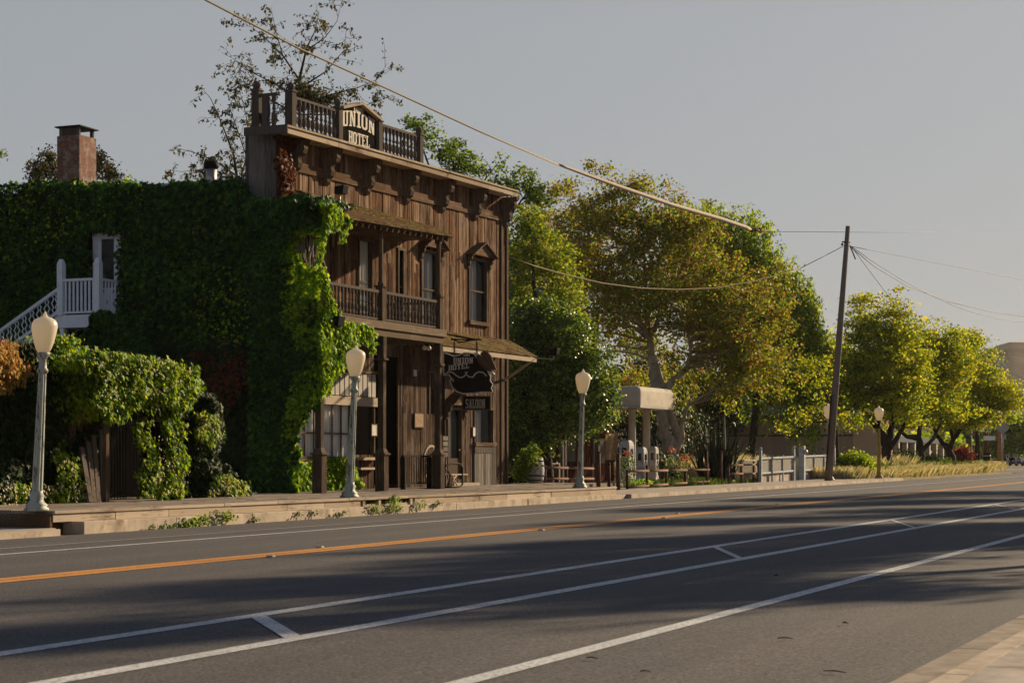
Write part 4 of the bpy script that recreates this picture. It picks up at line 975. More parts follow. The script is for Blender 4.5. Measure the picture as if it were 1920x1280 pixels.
bk = thing('board_fence', 'plank fence coloured black as if in shadow seen through the iron gate', 'fence', (fX(260,29.6), 29.6, .3))
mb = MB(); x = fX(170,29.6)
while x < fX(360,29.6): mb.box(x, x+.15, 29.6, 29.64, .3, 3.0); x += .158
mb.build('planks', M['dark'], bk)  # shade behind the gate painted as near-black planks
pk = thing('plank_stack', 'grey weathered planks leaning together beside the gate', 'planks', (fX(178,27.4), 27.4, .47))
for i, (pa, ta, tb) in enumerate(((166,150,838),(173,162,828),(181,172,815),(190,186,805))):
    mb = MB(); a = Vector((fX(pa+4,27.3+.05*i), 27.3+.05*i, .475)); zt_p = fZ(ta, tb, 27.6); b = Vector((fX(ta+3,27.7+.05*i), 27.7+.05*i, zt_p))
    mb.bar(a, b, .17, .04, up=(0,1,0)); mb.build('plank', M['rail'], pk)

# ---- trees
BS = 1.17
def crown(blobs, d, ncl, per, rad, flat=.75, inner=.45, noise_amp=.22, seed=0, strand=0):
    r = np.random.default_rng(seed); cs, wt = [], []
    for b in blobs:
        px, py, rx, ry = b[:4]; dd = b[4] if len(b) > 4 else 0
        c = at(px, py, d+dd); k = (d+dd)/F; cs.append((np.array(c), rx*k*BS, ry*k*BS)); wt.append(rx*ry*(rx**.5))
    wt = np.array(wt)/sum(wt); idx = r.choice(len(cs), ncl, p=wt)
    dr = unit(r.normal(0, 1, (ncl, 3))); rr_ = inner+(1-inner)*r.uniform(0, 1, ncl)**.55
    rr_ *= 1+noise_amp*lump(dr[:,0]*3+idx, dr[:,2]*3+dr[:,1]*2, seed+1)
    cen = np.stack([cs[i][0] for i in idx]); rx = np.array([cs[i][1] for i in idx]); rz = np.array([cs[i][2] for i in idx])
    K = cen+np.stack([dr[:,0]*rx, dr[:,1]*rx, dr[:,2]*rz], 1)*rr_[:,None]
    K[:,2] = np.maximum(K[:,2], .7)
    cnt = np.maximum(2, (per*r.uniform(.3, 1.7, ncl)).astype(int)); ci = np.repeat(np.arange(ncl), cnt); n = len(ci)
    rc_ = (rad*r.uniform(.55, 1.4, ncl))[ci]
    off = r.normal(0, .5, (n,3))*rc_[:,None]; off[:,2] *= flat
    P = K[ci]+off
    if strand: P[:,0] = K[ci,0]+off[:,0]*.5; P[:,1] = K[ci,1]+off[:,1]*.5; P[:,2] = K[ci,2]-r.uniform(0,1,n)*strand*r.uniform(.5,1.3,ncl)[ci]
    P[:,2] = np.maximum(P[:,2], .3)
    return P, K
def tree(name, label, base, trunk, blobs, d, leaf, ncl=300, per=60, rad=.7, size=(.12,.22), bark='bark', limbs=30, limb_r=.05, tm=T_QUAD, cat='tree', group=None, seed=1, strand=0, inner=.45, flat=.75, noise_amp=.22):
    """trunk: list of polylines [(px,py,radius_m),...] at depth d"""
    t = thing(name, label, cat, base, group); r = np.random.default_rng(seed+100); rnd = random.Random(seed)
    P, K = crown(blobs, d, ncl, per, rad, flat, inner, noise_amp, seed, strand); n = len(P)
    mb = MB(); nodes = []
    for pl_ in trunk:
        pts = [at(q[0], q[1], d+(q[3] if len(q) > 3 else 0)) for q in pl_]; rs = [q[2] for q in pl_]
        if pl_ is trunk[0]: pts = [Vector((pts[0].x, pts[0].y, 0))]+pts; rs = [rs[0]*1.15]+rs
        # subdivide with a little wander
        pp, rrr = [], []
        for i in range(len(pts)-1):
            for s_ in range(4):
                f = s_/4; p = pts[i].lerp(pts[i+1], f); a = rs[i]*1.0
                if s_: p = p+Vector((rnd.gauss(0,1),rnd.gauss(0,1),rnd.gauss(0,.6)))*a*.13
                pp.append(p); rrr.append((rs[i]*(1-f)+rs[i+1]*f)*(1+rnd.uniform(-.06,.06)))
        pp.append(pts[-1]); rrr.append(rs[-1]); mb.tube(pp, rrr, 9)
        nodes += list(zip(pp, rrr))[2:]
    mb.build('trunk', M[bark], t)
    mb = MB()
    if nodes and limbs:
        NP = np.array([tuple(a) for a, _ in nodes])
        for k in r.choice(len(K), min(limbs, len(K)), replace=False):
            q = K[k]; dist = np.linalg.norm(NP-q, axis=1)+np.maximum(0, NP[:,2]-q[2])*1.5; j = int(dist.argmin())
            a = nodes[j][0]; b = Vector(q); L = (b-a).length; m_ = a.lerp(b, .5)+Vector((rnd.gauss(0,.08),rnd.gauss(0,.08),rnd.uniform(.0,.15)))*L
            r0 = min(nodes[j][1]*.6, limb_r*(.6+L*.18)); 
            c1 = a.lerp(m_, .5)+Vector((rnd.gauss(0,.04),rnd.gauss(0,.04),rnd.gauss(0,.04)))*L; c2 = m_.lerp(b, .5)+Vector((rnd.gauss(0,.04),rnd.gauss(0,.04),.02))*L
            mb.tube([a,c1,m_,c2,b], [r0,r0*.8,r0*.6,r0*.4,r0*.15], 5)
        mb.build('limbs', M[bark], t)
    N = r.normal(0, 1, (n,3))+[0,-.15,.55]; Td = r.normal(0, 1, (n,3))+[0,0,-.55 if not strand else -2.5]
    leaves('crown', P, N, Td, r.uniform(*size, n), tm, M[leaf], t)
    return t
tree('sycamore_tree', 'tall sycamore with mottled orange and green leaves and pale trunks behind the fuel canopy', (at(1262,885,103)[0], at(1262,885,103)[1], .3),
     [[(1262,892,.55),(1258,850,.42),(1245,800,.34),(1232,740,.30),(1226,690,.26),(1218,640,.18),(1212,560,.1),(1205,430,.05)],
      [(1262,846,.34),(1275,820,.22),(1258,780,.2),(1250,745,.17),(1240,715,.16),(1225,670,.14),(1222,640,.1)],
      [(1248,730,.22),(1262,712,.18),(1288,690,.14),(1296,660,.12),(1290,620,.08)],
      [(1264,850,.2),(1280,822,.14),(1278,795,.11),(1290,760,.08)],
      [(1218,640,.14),(1250,560,.09),(1290,480,.05)],[(1218,640,.12),(1180,540,.08),(1150,440,.04)]],
     [(1110,345,40,34),(1190,350,40,36),(1150,400,75,50),(1040,400,40,60,3),(1060,500,60,70,4),(1240,385,40,30),(1300,420,50,40),(1440,560,50,60,2),(1460,640,35,55,2),(1370,735,50,26),(1240,430,75,55),(1150,470,95,100),(1250,530,110,85),(1330,520,80,75),(1370,590,85,80),(1190,580,120,55),(1345,640,80,60),(1400,660,70,60),(1440,690,45,45,4),(1330,700,80,35),(1180,660,70,50,5),(1110,580,70,60,4),(1100,440,50,80,2),(1270,470,70,50)],
     103, 'syc', 1250, 54, .6, (.11,.22), 'bark_pale', 260, .06, seed=11, inner=.25, noise_amp=.32)
tree('leafy_tree', 'loose yellow green tree between the hotel and the sycamore with a slate roof behind', (at(1010,880,92)[0], at(1010,880,92)[1], .3),
     [[(1012,890,.28),(1010,760,.22),(1005,620,.15),(1000,500,.08),(990,400,.04)],[(1006,640,.1),(1035,540,.06),(1040,480,.03)]],
     [(985,470,35,45),(1000,410,28,24),(1030,470,35,40),(980,560,30,30),(1030,590,60,35),(985,600,45,30),(1060,530,40,40),(1050,620,50,30),(975,520,25,30),(970,430,20,40)],
     92, 'lightgreen', 360, 38, .5, (.11,.20), 'bark', 50, .04, seed=12, inner=.2)
tree('tall_tree', 'high thin green treetop showing over the hotel roof right of the railing', (at(850,860,100)[0], at(850,860,100)[1], .3),
     [[(850,868,.3),(850,600,.2),(855,400,.1),(850,300,.04)],[(852,420,.08),(900,350,.05),(930,310,.02)],[(852,430,.08),(800,300,.05),(780,240,.02)],[(855,400,.09),(960,400,.06),(1000,345,.02)]],
     [(785,245,32,28),(815,275,26,20),(760,225,14,8),(850,290,34,24),(880,315,40,18),(938,318,26,22),(950,350,24,16),(1000,345,24,26),(1010,375,30,20),(985,320,14,10)],
     100, 'green', 150, 30, .40, (.12,.23), 'bark', 70, .035, seed=13, inner=.1)
tree('weeping_tree', 'big drooping green tree with hanging strands behind the sycamore', (at(1430,870,130)[0], at(1430,870,130)[1], .3),
     [[(1405,878,.3),(1418,760,.25),(1415,600,.25),(1400,480,.12)],[(1418,640,.2),(1470,560,.12),(1490,520,.05)],[(1416,600,.18),(1350,470,.1),(1320,420,.05)]],
     [(1340,405,50,30),(1395,425,50,40),(1300,395,45,28,3),(1360,500,80,70),(1380,390,22,14),(1270,375,16,14),(1425,415,14,14),(1530,600,16,30),(1505,690,30,40),(1518,570,22,40),(1536,655,14,26),(1490,530,34,44),(1440,500,50,40),(1480,560,38,50),(1500,620,26,40),(1420,560,70,60),(1390,520,60,50),(1516,655,14,25),(1450,640,60,40),(1270,400,30,25,3),(1500,540,22,25)],
     130, 'weep', 1500, 66, .6, (.18,.34), 'bark', 40, .05, tm=T_LONG*np.array([1.5,1,1]), seed=14, strand=4.4, inner=.3)
tree('oak_tree', 'dense dark glossy leaved evergreen tree standing against the right end of the hotel', (at(1022,905,81)[0], at(1022,905,81)[1], .3),
     [[(1026,905,.3),(1020,830,.24),(1030,740,.18),(1040,650,.1)],[(1022,800,.15),(1070,740,.1),(1100,700,.05)],[(1022,820,.14),(985,760,.08),(975,700,.04)]],
     [(1005,610,55,45),(1050,640,60,50),(990,690,45,60),(1080,690,55,50),(1050,730,70,60),(1115,725,40,38),(1095,775,55,32),(1060,790,50,30),(975,780,30,60),(972,850,26,50),(995,830,28,40),(1140,712,16,18),(1025,570,30,18),(1130,760,22,20)],
     81, 'oak', 820, 76, .42, (.10,.17), 'bark_dark', 60, .04, seed=15, inner=.3)
tg = 'broad street trees on the dry verge'
tree('verge_tree', 'leftmost and largest of the yellow green verge trees beside the leaning pole', (at(1663,884,134)[0], at(1663,884,134)[1], .3),
     [[(1664,886,.45),(1662,850,.34),(1660,832,.33),(1655,815,.26),(1635,790,.16),(1600,750,.08)],[(1662,835,.3),(1672,800,.2),(1672,760,.1),(1660,650,.05)],[(1664,845,.25),(1685,815,.17),(1705,780,.09)]],
     [(1730,600,16,8),(1595,600,12,8),(1612,560,10,10),(1690,548,12,8),(1580,660,24,18),(1585,710,34,36),(1560,740,20,24),(1655,640,55,50),(1625,680,50,45),(1690,650,50,50),(1640,600,40,24),(1685,580,26,18),(1600,620,22,24),(1650,700,80,55),(1600,730,45,40),(1700,720,50,50),(1580,760,28,32,-3),(1660,770,70,25),(1560,700,20,24,-3),(1625,565,24,12),(1670,560,20,8)],
     134, 'yellowgreen', 820, 52, .85, (.13,.25), 'bark_dark', 130, .06, group=tg, seed=16, flat=.32, inner=.25, noise_amp=.42)
tree('verge_tree', 'middle verge tree with a slim forked trunk and wide flat branches', (at(1727,876,147)[0], at(1727,876,147)[1], .4),
     [[(1728,878,.36),(1724,845,.28),(1722,820,.26),(1700,818,.16),(1680,800,.1)],[(1722,822,.22),(1728,790,.15),(1735,740,.06)],[(1726,848,.2),(1750,822,.14),(1765,790,.08)]],
     [(1712,650,34,36),(1775,665,40,34),(1700,620,16,12),(1745,650,40,36),(1760,690,55,50),(1725,740,60,45),(1780,640,22,24),(1710,790,50,14),(1760,770,60,22),(1725,610,18,14),(1735,680,45,40)],
     147, 'yellowgreen', 600, 50, .9, (.14,.26), 'bark_dark', 110, .06, group=tg, seed=17, flat=.32, inner=.25, noise_amp=.42)
tree('verge_tree', 'rightmost verge tree leaning left with low golden branches reaching the street sign', (at(1787,868,160)[0], at(1787,868,160)[1], .4),
     [[(1787,872,.40),(1778,842,.32),(1764,825,.2),(1756,815,.15),(1745,790,.08)],[(1778,845,.25),(1790,820,.18),(1810,795,.12),(1850,775,.06)],[(1786,830,.16),(1782,790,.1),(1790,740,.05)]],
     [(1770,690,36,40),(1815,650,26,22),(1800,670,44,42),(1830,710,44,40),(1845,665,16,18),(1860,745,44,28),(1890,745,26,20),(1905,760,16,12),(1800,750,60,36),(1790,790,60,16),(1840,775,40,16),(1810,640,22,20)],
     160, 'yellowgreen', 640, 50, .95, (.15,.28), 'bark_dark', 110, .06, group=tg, seed=18, flat=.32, inner=.25, noise_amp=.42)
tree('slender_tree', 'thin yellow leaved branches hanging in front of the tan building', (at(1560,880,112)[0], at(1560,880,112)[1], .3),
     [[(1572,885,.12),(1568,800,.09),(1550,740,.06),(1530,700,.03)],[(1566,790,.06),(1520,790,.04),(1480,820,.02)],[(1566,770,.06),(1610,800,.03)]],
     [(1520,690,34,26),(1545,740,34,34),(1505,775,24,16),(1480,800,20,10),(1580,790,40,16),(1530,700,34,34),(1480,730,20,14),(1465,700,16,16)],
     112, 'yellowgreen', 95, 26, .5, (.12,.2), 'bark', 50, .03, seed=19, inner=.1)
tree('small_tree', 'small bushy tree behind the brick chimney on the ivied roof', (at(140,640,80)[0], at(140,640,80)[1], 0),
     [[(140,640,.2),(140,400,.12),(138,320,.05)]],
     [(80,315,26,20),(68,330,18,10),(190,310,22,20),(205,330,14,8),(175,292,14,8),(140,330,60,14),(90,295,14,10)], 80, 'sparse', 120, 44, .35, (.08,.15), 'bark', 40, .03, seed=20, inner=.1)
# twig at the extreme left edge
tree('overhanging_branch', 'tip of a leafy branch poking in at the left edge of the sky', (at(-60,860,60)[0], at(-60,860,60)[1], 0),
     [[(-60,860,.2),(-58,500,.15),(-40,330,.06),(-4,290,.02)]], [(-30,300,20,14),(-2,292,6,5)], 60, 'green', 26, 24, .2, (.07,.12), 'bark', 10, .02, seed=21, inner=.1, cat='tree')

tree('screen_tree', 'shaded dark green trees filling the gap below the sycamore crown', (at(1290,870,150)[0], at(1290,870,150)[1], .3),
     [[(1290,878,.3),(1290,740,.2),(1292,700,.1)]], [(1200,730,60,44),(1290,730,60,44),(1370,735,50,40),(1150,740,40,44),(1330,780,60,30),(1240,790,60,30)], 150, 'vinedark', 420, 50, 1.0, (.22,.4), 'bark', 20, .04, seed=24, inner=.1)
# ---- sparse tree above the roof
def sparse_tree():
    d = 84.0; rnd = random.Random(5); r = np.random.default_rng(5)
    t = thing('bare_tree', 'sparse thin branched tree with small drooping leaves above the hotel parapet', 'tree', (at(562,860,d)[0], at(562,860,d)[1], 0))
    main = [[(562,868,.25),(562,500,.2),(563,260,.12),(561,150,.09),(575,90,.05),(590,60,.03),(598,22,.012)],
            [(561,150,.06),(530,104,.04),(500,74,.025),(470,50,.012),(440,48,.008)],[(530,104,.03),(515,50,.015),(508,12,.006)],
            [(575,95,.04),(610,70,.025),(632,40,.015),(640,6,.006)],[(563,165,.06),(610,135,.035),(645,95,.02),(650,50,.008)],
            [(563,200,.06),(620,178,.04),(670,165,.025),(705,150,.015),(728,118,.006)],[(563,215,.05),(630,215,.03),(680,200,.018),(738,178,.006)],
            [(562,185,.05),(520,160,.035),(470,135,.02),(440,112,.012),(415,98,.006)],[(562,215,.05),(500,185,.03),(460,160,.02),(445,120,.008)],
            [(440,868,.16),(446,345,.09),(438,290,.06),(415,230,.035),(395,185,.02),(378,165,.008)],[(452,330,.05),(470,270,.035),(460,210,.02),(448,165,.008)],
            [(444,330,.05),(400,300,.03),(360,285,.018),(322,276,.006)],[(444,340,.04),(380,318,.02),(340,322,.012),(312,318,.006)],[(455,335,.04),(500,250,.03),(520,220,.02),(512,180,.008)],[(478,340,.04),(430,200,.02),(455,140,.01)]]
    tr, tw = MB(), MB(); pts = []
    def wander(a, b, n, amp):
        out = [a]
        for i in range(1, n): out.append(a.lerp(b, i/n)+Vector((rnd.gauss(0,amp),rnd.gauss(0,amp),rnd.gauss(0,amp))))
        return out+[b]
    for k, pl_ in enumerate(main):
        P = [at(q[0], q[1], d+rnd.uniform(-1,1)*(.8 if i else 0)) for i, q in enumerate(pl_)]; Rr = [q[2] for q in pl_]
        (tr if k in (0,9) else tw).tube(P, [x*.8 for x in Rr], 7)
        for i in range(len(P)-1):
            if Rr[i] > .1: continue
            L = (P[i+1]-P[i]).length
            for s_ in range(max(1, int(L/.24))):
                a = P[i].lerp(P[i+1], rnd.random()); dr_ = Vector((rnd.gauss(0,1),rnd.gauss(0,1),rnd.gauss(.1,.8))).normalized()
                ln = rnd.uniform(.3, 1.5); b = a+dr_*ln+Vector((0,0,-.12*ln)); w_ = wander(a, b, 4, .05*ln); tw.tube(w_, [.013,.010,.008,.006,.004], 4, cap=False)
                for j in range(rnd.randint(3, 12)): pts.append(a.lerp(b, rnd.uniform(.25,1.05)))
                if rnd.random() < .5:
                    c = w_[2]; e = c+Vector((rnd.gauss(0,1),rnd.gauss(0,1),rnd.gauss(0,.8))).normalized()*ln*.6; tw.tube([c, c.lerp(e,.5)+Vector((0,0,.04)), e], [.008,.006,.003], 4, cap=False)
                    for j in range(rnd.randint(3, 9)): pts.append(c.lerp(e, rnd.uniform(.4,1.1)))
    tr.build('trunk', M['bark'], t); tw.build('branches', M['bark'], t)
    P = np.array([tuple(p) for p in pts]); P = np.repeat(P, 2, 0); n = len(P); P += r.normal(0, .06, (n,3))
    leaves('foliage', P, r.normal(0,1,(n,3)), r.normal(0,.6,(n,3))+[0,0,-1], r.uniform(.10,.20,n), T_LONG*np.array([1.8,1,1]), M['sparse'], t)
    Pc, K = crown([(585,178,34,20),(600,195,30,14),(560,190,18,18)], d, 50, 60, .35, seed=6, inner=.1); n = len(Pc)
    leaves('thick_clump', Pc, r.normal(0,1,(n,3))+[0,0,.4], r.normal(0,1,(n,3)), r.uniform(.08,.15,n), T_QUAD, M['sparse'], t)
sparse_tree()
# ---- big trees on the near side of the street, out of frame: they throw the long shadows on the road
ng = 'roadside trees on the near pavement'
def near_tree():
    t = thing('roadside_tree', 'tall leafy tree on the near side of the road outside the picture', 'tree', (0,0,0), ng); r = np.random.default_rng(77)
    mb = MB(); mb.tube([(0,0,0),(.1,0,2),(.0,.1,4.5),(.2,0,8),(0,0,11)], [.32,.26,.2,.12,.04], 9); mb.build('trunk', M['bark'], t)
    Ks = []; 
    for c, R_ in (((0,0,8.5),(3.2,3.0,2.6)),((1.8,.6,6.6),(2.2,2,1.5)),((-1.8,-.5,7),(2.2,2,1.6)),((0,0,11),(1.8,1.8,1.4))):
        dr_ = unit(r.normal(0,1,(60,3))); Ks.append(np.array(c)+dr_*np.array(R_)*r.uniform(.3,1,(60,1)))
    K = np.concatenate(Ks); P = np.repeat(K, 28, 0); n = len(P); P = P+r.normal(0,.34,(n,3))
    mb = MB()
    for q in K[::8]: mb.tube([(0,.05,min(9,q[2]*.75)), tuple((np.array([0,.05,q[2]*.75])+q)/2+[0,0,.3]), tuple(q)], [.07,.05,.02], 5)
    mb.build('limbs', M['bark'], t)
    leaves('crown', P, r.normal(0,1,(n,3)), r.normal(0,1,(n,3)), r.uniform(.2,.34,n), T_QUAD, M['green'], t)
    return t
nt0 = near_tree()
for i, (x, y, s_) in enumerate(((44,.9,.9),(35.5,.7,.82),(52,-.4,.95),(60.5,-1.2,1.1),(70,1.6,1.05),(83,3.0,1.12),(97,2.2,1.2))):
    o = nt0 if i == 0 else copy_tree(nt0)
    o.location = (x, y, g(x)+.1); o.scale = (s_*random.uniform(.9,1.1), s_, s_); o.rotation_euler.z = i*1.7

# ================================================================== STREET OBJECTS
def lamp(px, ybase, ytop, label, lean, Y=24.0, paint='lamppaint', base='lamppaint', top='lamppaint', zb=None):
    u = (px-960)/F; X = fX(px, Y); d = dep(X, Y)
    z0 = zb if zb is not None else (zt(X) if X < 64 else g(X)+.15)
    h = H+(YH-ytop)*d/F-z0; s = h/4.0
    t = thing('street_lamp', label, 'street lamp', (X, Y, z0), 'old fluted street lamps along the far pavement')
    L = (lean*ST, -lean*CT)
    # base, fluted shaft, collar
    MB().lathe((X,Y,z0), [(.25*s,0),(.25*s,.05*s),(.20*s,.08*s),(.22*s,.12*s),(.16*s,.17*s),(.13*s,.22*s),(.15*s,.30*s),(.115*s,.36*s),(.12*s,.40*s)], 12, lean=L).build('base', M[base], t)
    b0 = .40*s
    mb = MB(); n = 20; prof = [(.108*s,b0),(.105*s,.9*s),(.092*s,1.8*s),(.078*s,2.75*s)]; vs = []
    for r_, z in prof:
        for k in range(n):
            a = 2*math.pi*k/n; q = r_*(1 if k % 2 else .86); vs.append((X+L[0]*z+q*math.cos(a), Y+L[1]*z+q*math.sin(a), z0+z))
    m_ = len(prof); mb.add(vs, [(i*n+k, i*n+(k+1)%n, (i+1)*n+(k+1)%n, (i+1)*n+k) for i in range(m_-1) for k in range(n)]); mb.build('shaft', M[paint], t)
    c = (X+L[0]*2.75*s, Y+L[1]*2.75*s, z0+2.75*s)
    MB().lathe(c, [(.085*s,0),(.11*s,.03*s),(.11*s,.08*s),(.08*s,.11*s),(.075*s,.30*s),(.12*s,.36*s),(.14*s,.42*s)], 12, lean=L).build('collar', M[top], t)
    c = (X+L[0]*3.17*s, Y+L[1]*3.17*s, z0+3.171*s); k = s*.83/.83
    gl = MB().lathe(c, [(.11*k,0),(.15*k,.06*k),(.20*k,.20*k),(.24*k,.38*k),(.26*k,.50*k),(.252*k,.58*k),(.215*k,.645*k),(.14*k,.69*k),(.065*k,.715*k),(.042*k,.75*k),(.012*k,.82*k)], 18, lean=L)
    gl.build('globe', M['globe'], t)
    return t
lamp(68, 957, 583, 'nearest street lamp, tall and pale, standing before the ivy hedge', .045, Y=24.05)
lamp(655, 929, 646, 'street lamp with a grey green fluted post in front of the hotel porch', .045, Y=24.05)
lamp(1087, 911, 691, 'rusty based street lamp in front of the dark oak tree', .03, Y=24.0)
M['lampyellow'] = plain('mustard_paint', (.33,.24,.045), .6, .2, 5, dirt=(.16,.11,.04))
lamp(1648, 894, 760, 'yellow painted street lamp with a dark collar on the verge', 0, Y=24.1, paint='lampyellow', base='lampyellow', top='black')
lamp(1556, 901, 755, 'street lamp half hidden behind the leaning wooden pole', -.02, Y=25.0)
# ---- leaning pole and cables
tp = thing('utility_pole', 'tall leaning wooden utility pole at the kerb', 'pole', (fX(1553,24.6), 24.6, g(97)+.15))
P0 = Vector((fX(1553,24.6), 24.6, g(97)+.1)); dpl = dep(P0.x, P0.y); Pt = at(1590, 424, dpl); Pm = at(1573, 640, dpl)
M['pole'] = wood('pole_wood', [(.13,.10,.085), (.20,.16,.135), (.26,.215,.185)], scale=.6)
MB().tube([P0, P0.lerp(Pm,.5)+Vector((0,0,0)), Pm, Pt], [.205,.185,.165,.115], 12).build('pole', M['pole'], tp)
mb = MB(); q = at(1563, 790, dpl-.3); mb.bar(at(1549,880,dpl-.27), at(1559,740,dpl-.24), .16, .05, up=(0,1,0)); mb.build('cover_strip', M['bark_dark'], tp)
mb = MB(); k_ = at(1587, 457, dpl); mb.tube([k_+Vector((-.45,.1,.05)), k_+Vector((.35,-.1,.1))], .04, 6)
for i in range(5): mb.sphere(k_+Vector((random.uniform(-.35,.6),random.uniform(-.2,.2),random.uniform(-.25,.1))), .07, 8, 6)
mb.tube([k_+Vector((.3,-.1,-.05)), k_+Vector((.55,-.2,-.4)), k_+Vector((.75,-.3,-.75))], .035, 5); mb.build('hardware', M['trim'], tp)
M['sleeve'] = plain('cable_sleeve', (.40,.33,.27), .8, .08, 3); M['cable'] = plain('dark_cable', (.045,.04,.038), .6)
M['cable_tan'] = plain('tan_cable', (.28,.22,.14), .8, .1)
def sag(a, b, s, n=24): return [a.lerp(b, i/n)-Vector((0,0,4*s*(i/n)*(1-i/n))) for i in range(n+1)]
Yc_ = 21.0
cp = lambda px, py, Y=Yc_: Vector((fX(px,Y), Y, fZ(px,py,Y)))
c1 = thing('overhead_cable', 'long tan cable with a thick pale sleeve crossing the sky above the hotel roof', 'cable', tuple(cp(1050,311)))
MB().tube([cp(300,-44), cp(385,0), cp(560,91), cp(740,173), cp(900,247), cp(1048,310)], .022, 6).build('cable', M['cable_tan'], c1)
MB().tube([cp(1048,309), cp(1060,313), cp(1150,346), cp(1260,384), cp(1350,410), cp(1398,426), cp(1408,430)], [.03,.045,.06,.07,.078,.078,.045], 10).build('sleeve', M['sleeve'], c1)
mb = MB(); mb.tube([cp(1406,429), cp(1435,434)], .05, 6)
for px in (1409,1416,1424): mb.sphere(cp(px,431), .085, 8, 6)
mb.build('clamp', M['trim'], c1)
MB().tube([cp(1435,434), cp(1700,436), cp(1960,430)], .012, 4).build('guy_wire', M['cable'], c1)
c2 = thing('overhead_cable', 'tan cable sagging from the hotel corner across the sycamore to the pole', 'cable', (XR, YW, fZ(953,481,YW)))
A_ = Vector((XR, YW-.1, fZ(953,481,YW))); B_ = at(1582, 461, dpl)
pts = []
for px, py in ((953,481),(1000,498),(1060,515),(1130,531),(1200,540),(1270,543),(1340,540),(1410,528),(1470,513),(1500,503),(1540,483),(1582,461)):
    f = (px-953)/(1582-953); dd = dep(A_.x, A_.y)*(1-f)+dpl*f; pts.append(at(px, py, dd))
MB().tube(pts[:10], .027, 6).build('cable', M['cable_tan'], c2); MB().tube(pts[9:], .018, 5).build('cable_end', M['cable'], c2)
for lab, p1, s_ in (('upper thin wire running right from the utility pole', (1960,532), 0), ('second thin wire from the utility pole to the right edge', (1960,603), 1.2), ('thin wire from the utility pole dropping behind the verge trees', (1760,680), 0)):
    w_ = thing('overhead_wire', lab, 'wire', tuple(at(1600,466,dpl)))
    b = at(p1[0], p1[1], dpl+40); MB().tube(sag(at(1596,462,dpl), b, s_, 14), .017, 4).build('wire', M['cable'], w_)
w_ = thing('overhead_wire', 'lowest drooping wire from the utility pole towards the hills', 'wire', tuple(at(1600,466,dpl)))
MB().tube([at(1598,466,dpl), at(1640,500,dpl+8), at(1700,536,dpl+16), at(1780,566,dpl+24), at(1860,585,dpl+34), at(1950,598,dpl+45)], .02, 4).build('wire', M['cable'], w_)

# ---- fuel canopy and pumps
M['stucco'] = plain('cream_stucco', (.50,.445,.37), .9, .1, 3, dirt=(.42,.37,.30))
Yk = 31.0; Xk = fX(1200, Yk); Xk2 = fX(1272, Yk); zk0, zk1 = fZ(1200,763,Yk), fZ(1200,723,Yk)
cn = thing('fuel_canopy', 'cream stucco fuel station canopy with rounded end on two round columns', 'canopy', ((Xk+Xk2)/2, 32.5, .25))
hh = zk1-zk0; yA, yB_ = Yk, Yk+4.6; ins = .5
def ringpts(x0, x1, y0, y1, z, r): 
    o_ = []
    for cx, cy, a0 in ((x1-r, y0+r, -90), (x1-r, y1-r, 0), (x0+.15, y1-.15, 90), (x0+.15, y0+.15, 180)):
        rr2 = r if cx == x1-r else .15
        for k in range(5):
            a = R(a0+90*k/4); o_.append((cx+rr2*math.cos(a), cy+rr2*math.sin(a), z))
    return o_
lv = [(0,0),(0,hh*.78),(.04,hh*.90),(.14,hh*.98),(.3,hh)]
mb = MB(); vs = []
for o_, z in lv: vs += ringpts(Xk+o_, Xk2-o_, yA+o_, yB_-o_, zk0+z, 1.0)
n = 20
mb.add(vs, [(i*n+k, i*n+(k+1)%n, (i+1)*n+(k+1)%n, (i+1)*n+k) for i in range(len(lv)-1) for k in range(n)]+[tuple(range(n-1,-1,-1)), tuple((len(lv)-1)*n+k for k in range(n))]); mb.build('roof', M['stucco'], cn)
mb = MB(); mb.box(Xk-.03, Xk2-1.05, yA-.03, yA-.002, zk0-.02, zk0+.10); mb.box(Xk-.03, Xk-.002, yA, yB_-.2, zk0-.02, zk0+.10); mb.build('drip_edge', M['panel'], cn)
for px in (1185, 1212):
    Yx = 32.1; xx = fX(px, Yx); MB().lathe((xx,Yx,0), [(.24,.1),(.24,.3),(.19,.34),(.185,zk0-.12),(.24,zk0-.1),(.24,zk0-.004)], 16).build('column', M['stucco'], cn)
tag(MB().box(Xk+.2, Xk2-.8, 30.9, 33.2, .1, .38).build('kerb_island', M['kerb'], origin=(Xk,32,.1), bevel=.02), kind='structure')
M['pumpwhite'] = plain('chalky_pump_paint', (.42,.41,.40), .7, .2, 5, dirt=(.22,.2,.19))
M['pumpblue'] = plain('faded_blue_paint', (.24,.26,.30), .7, .25, 5, dirt=(.34,.33,.32))
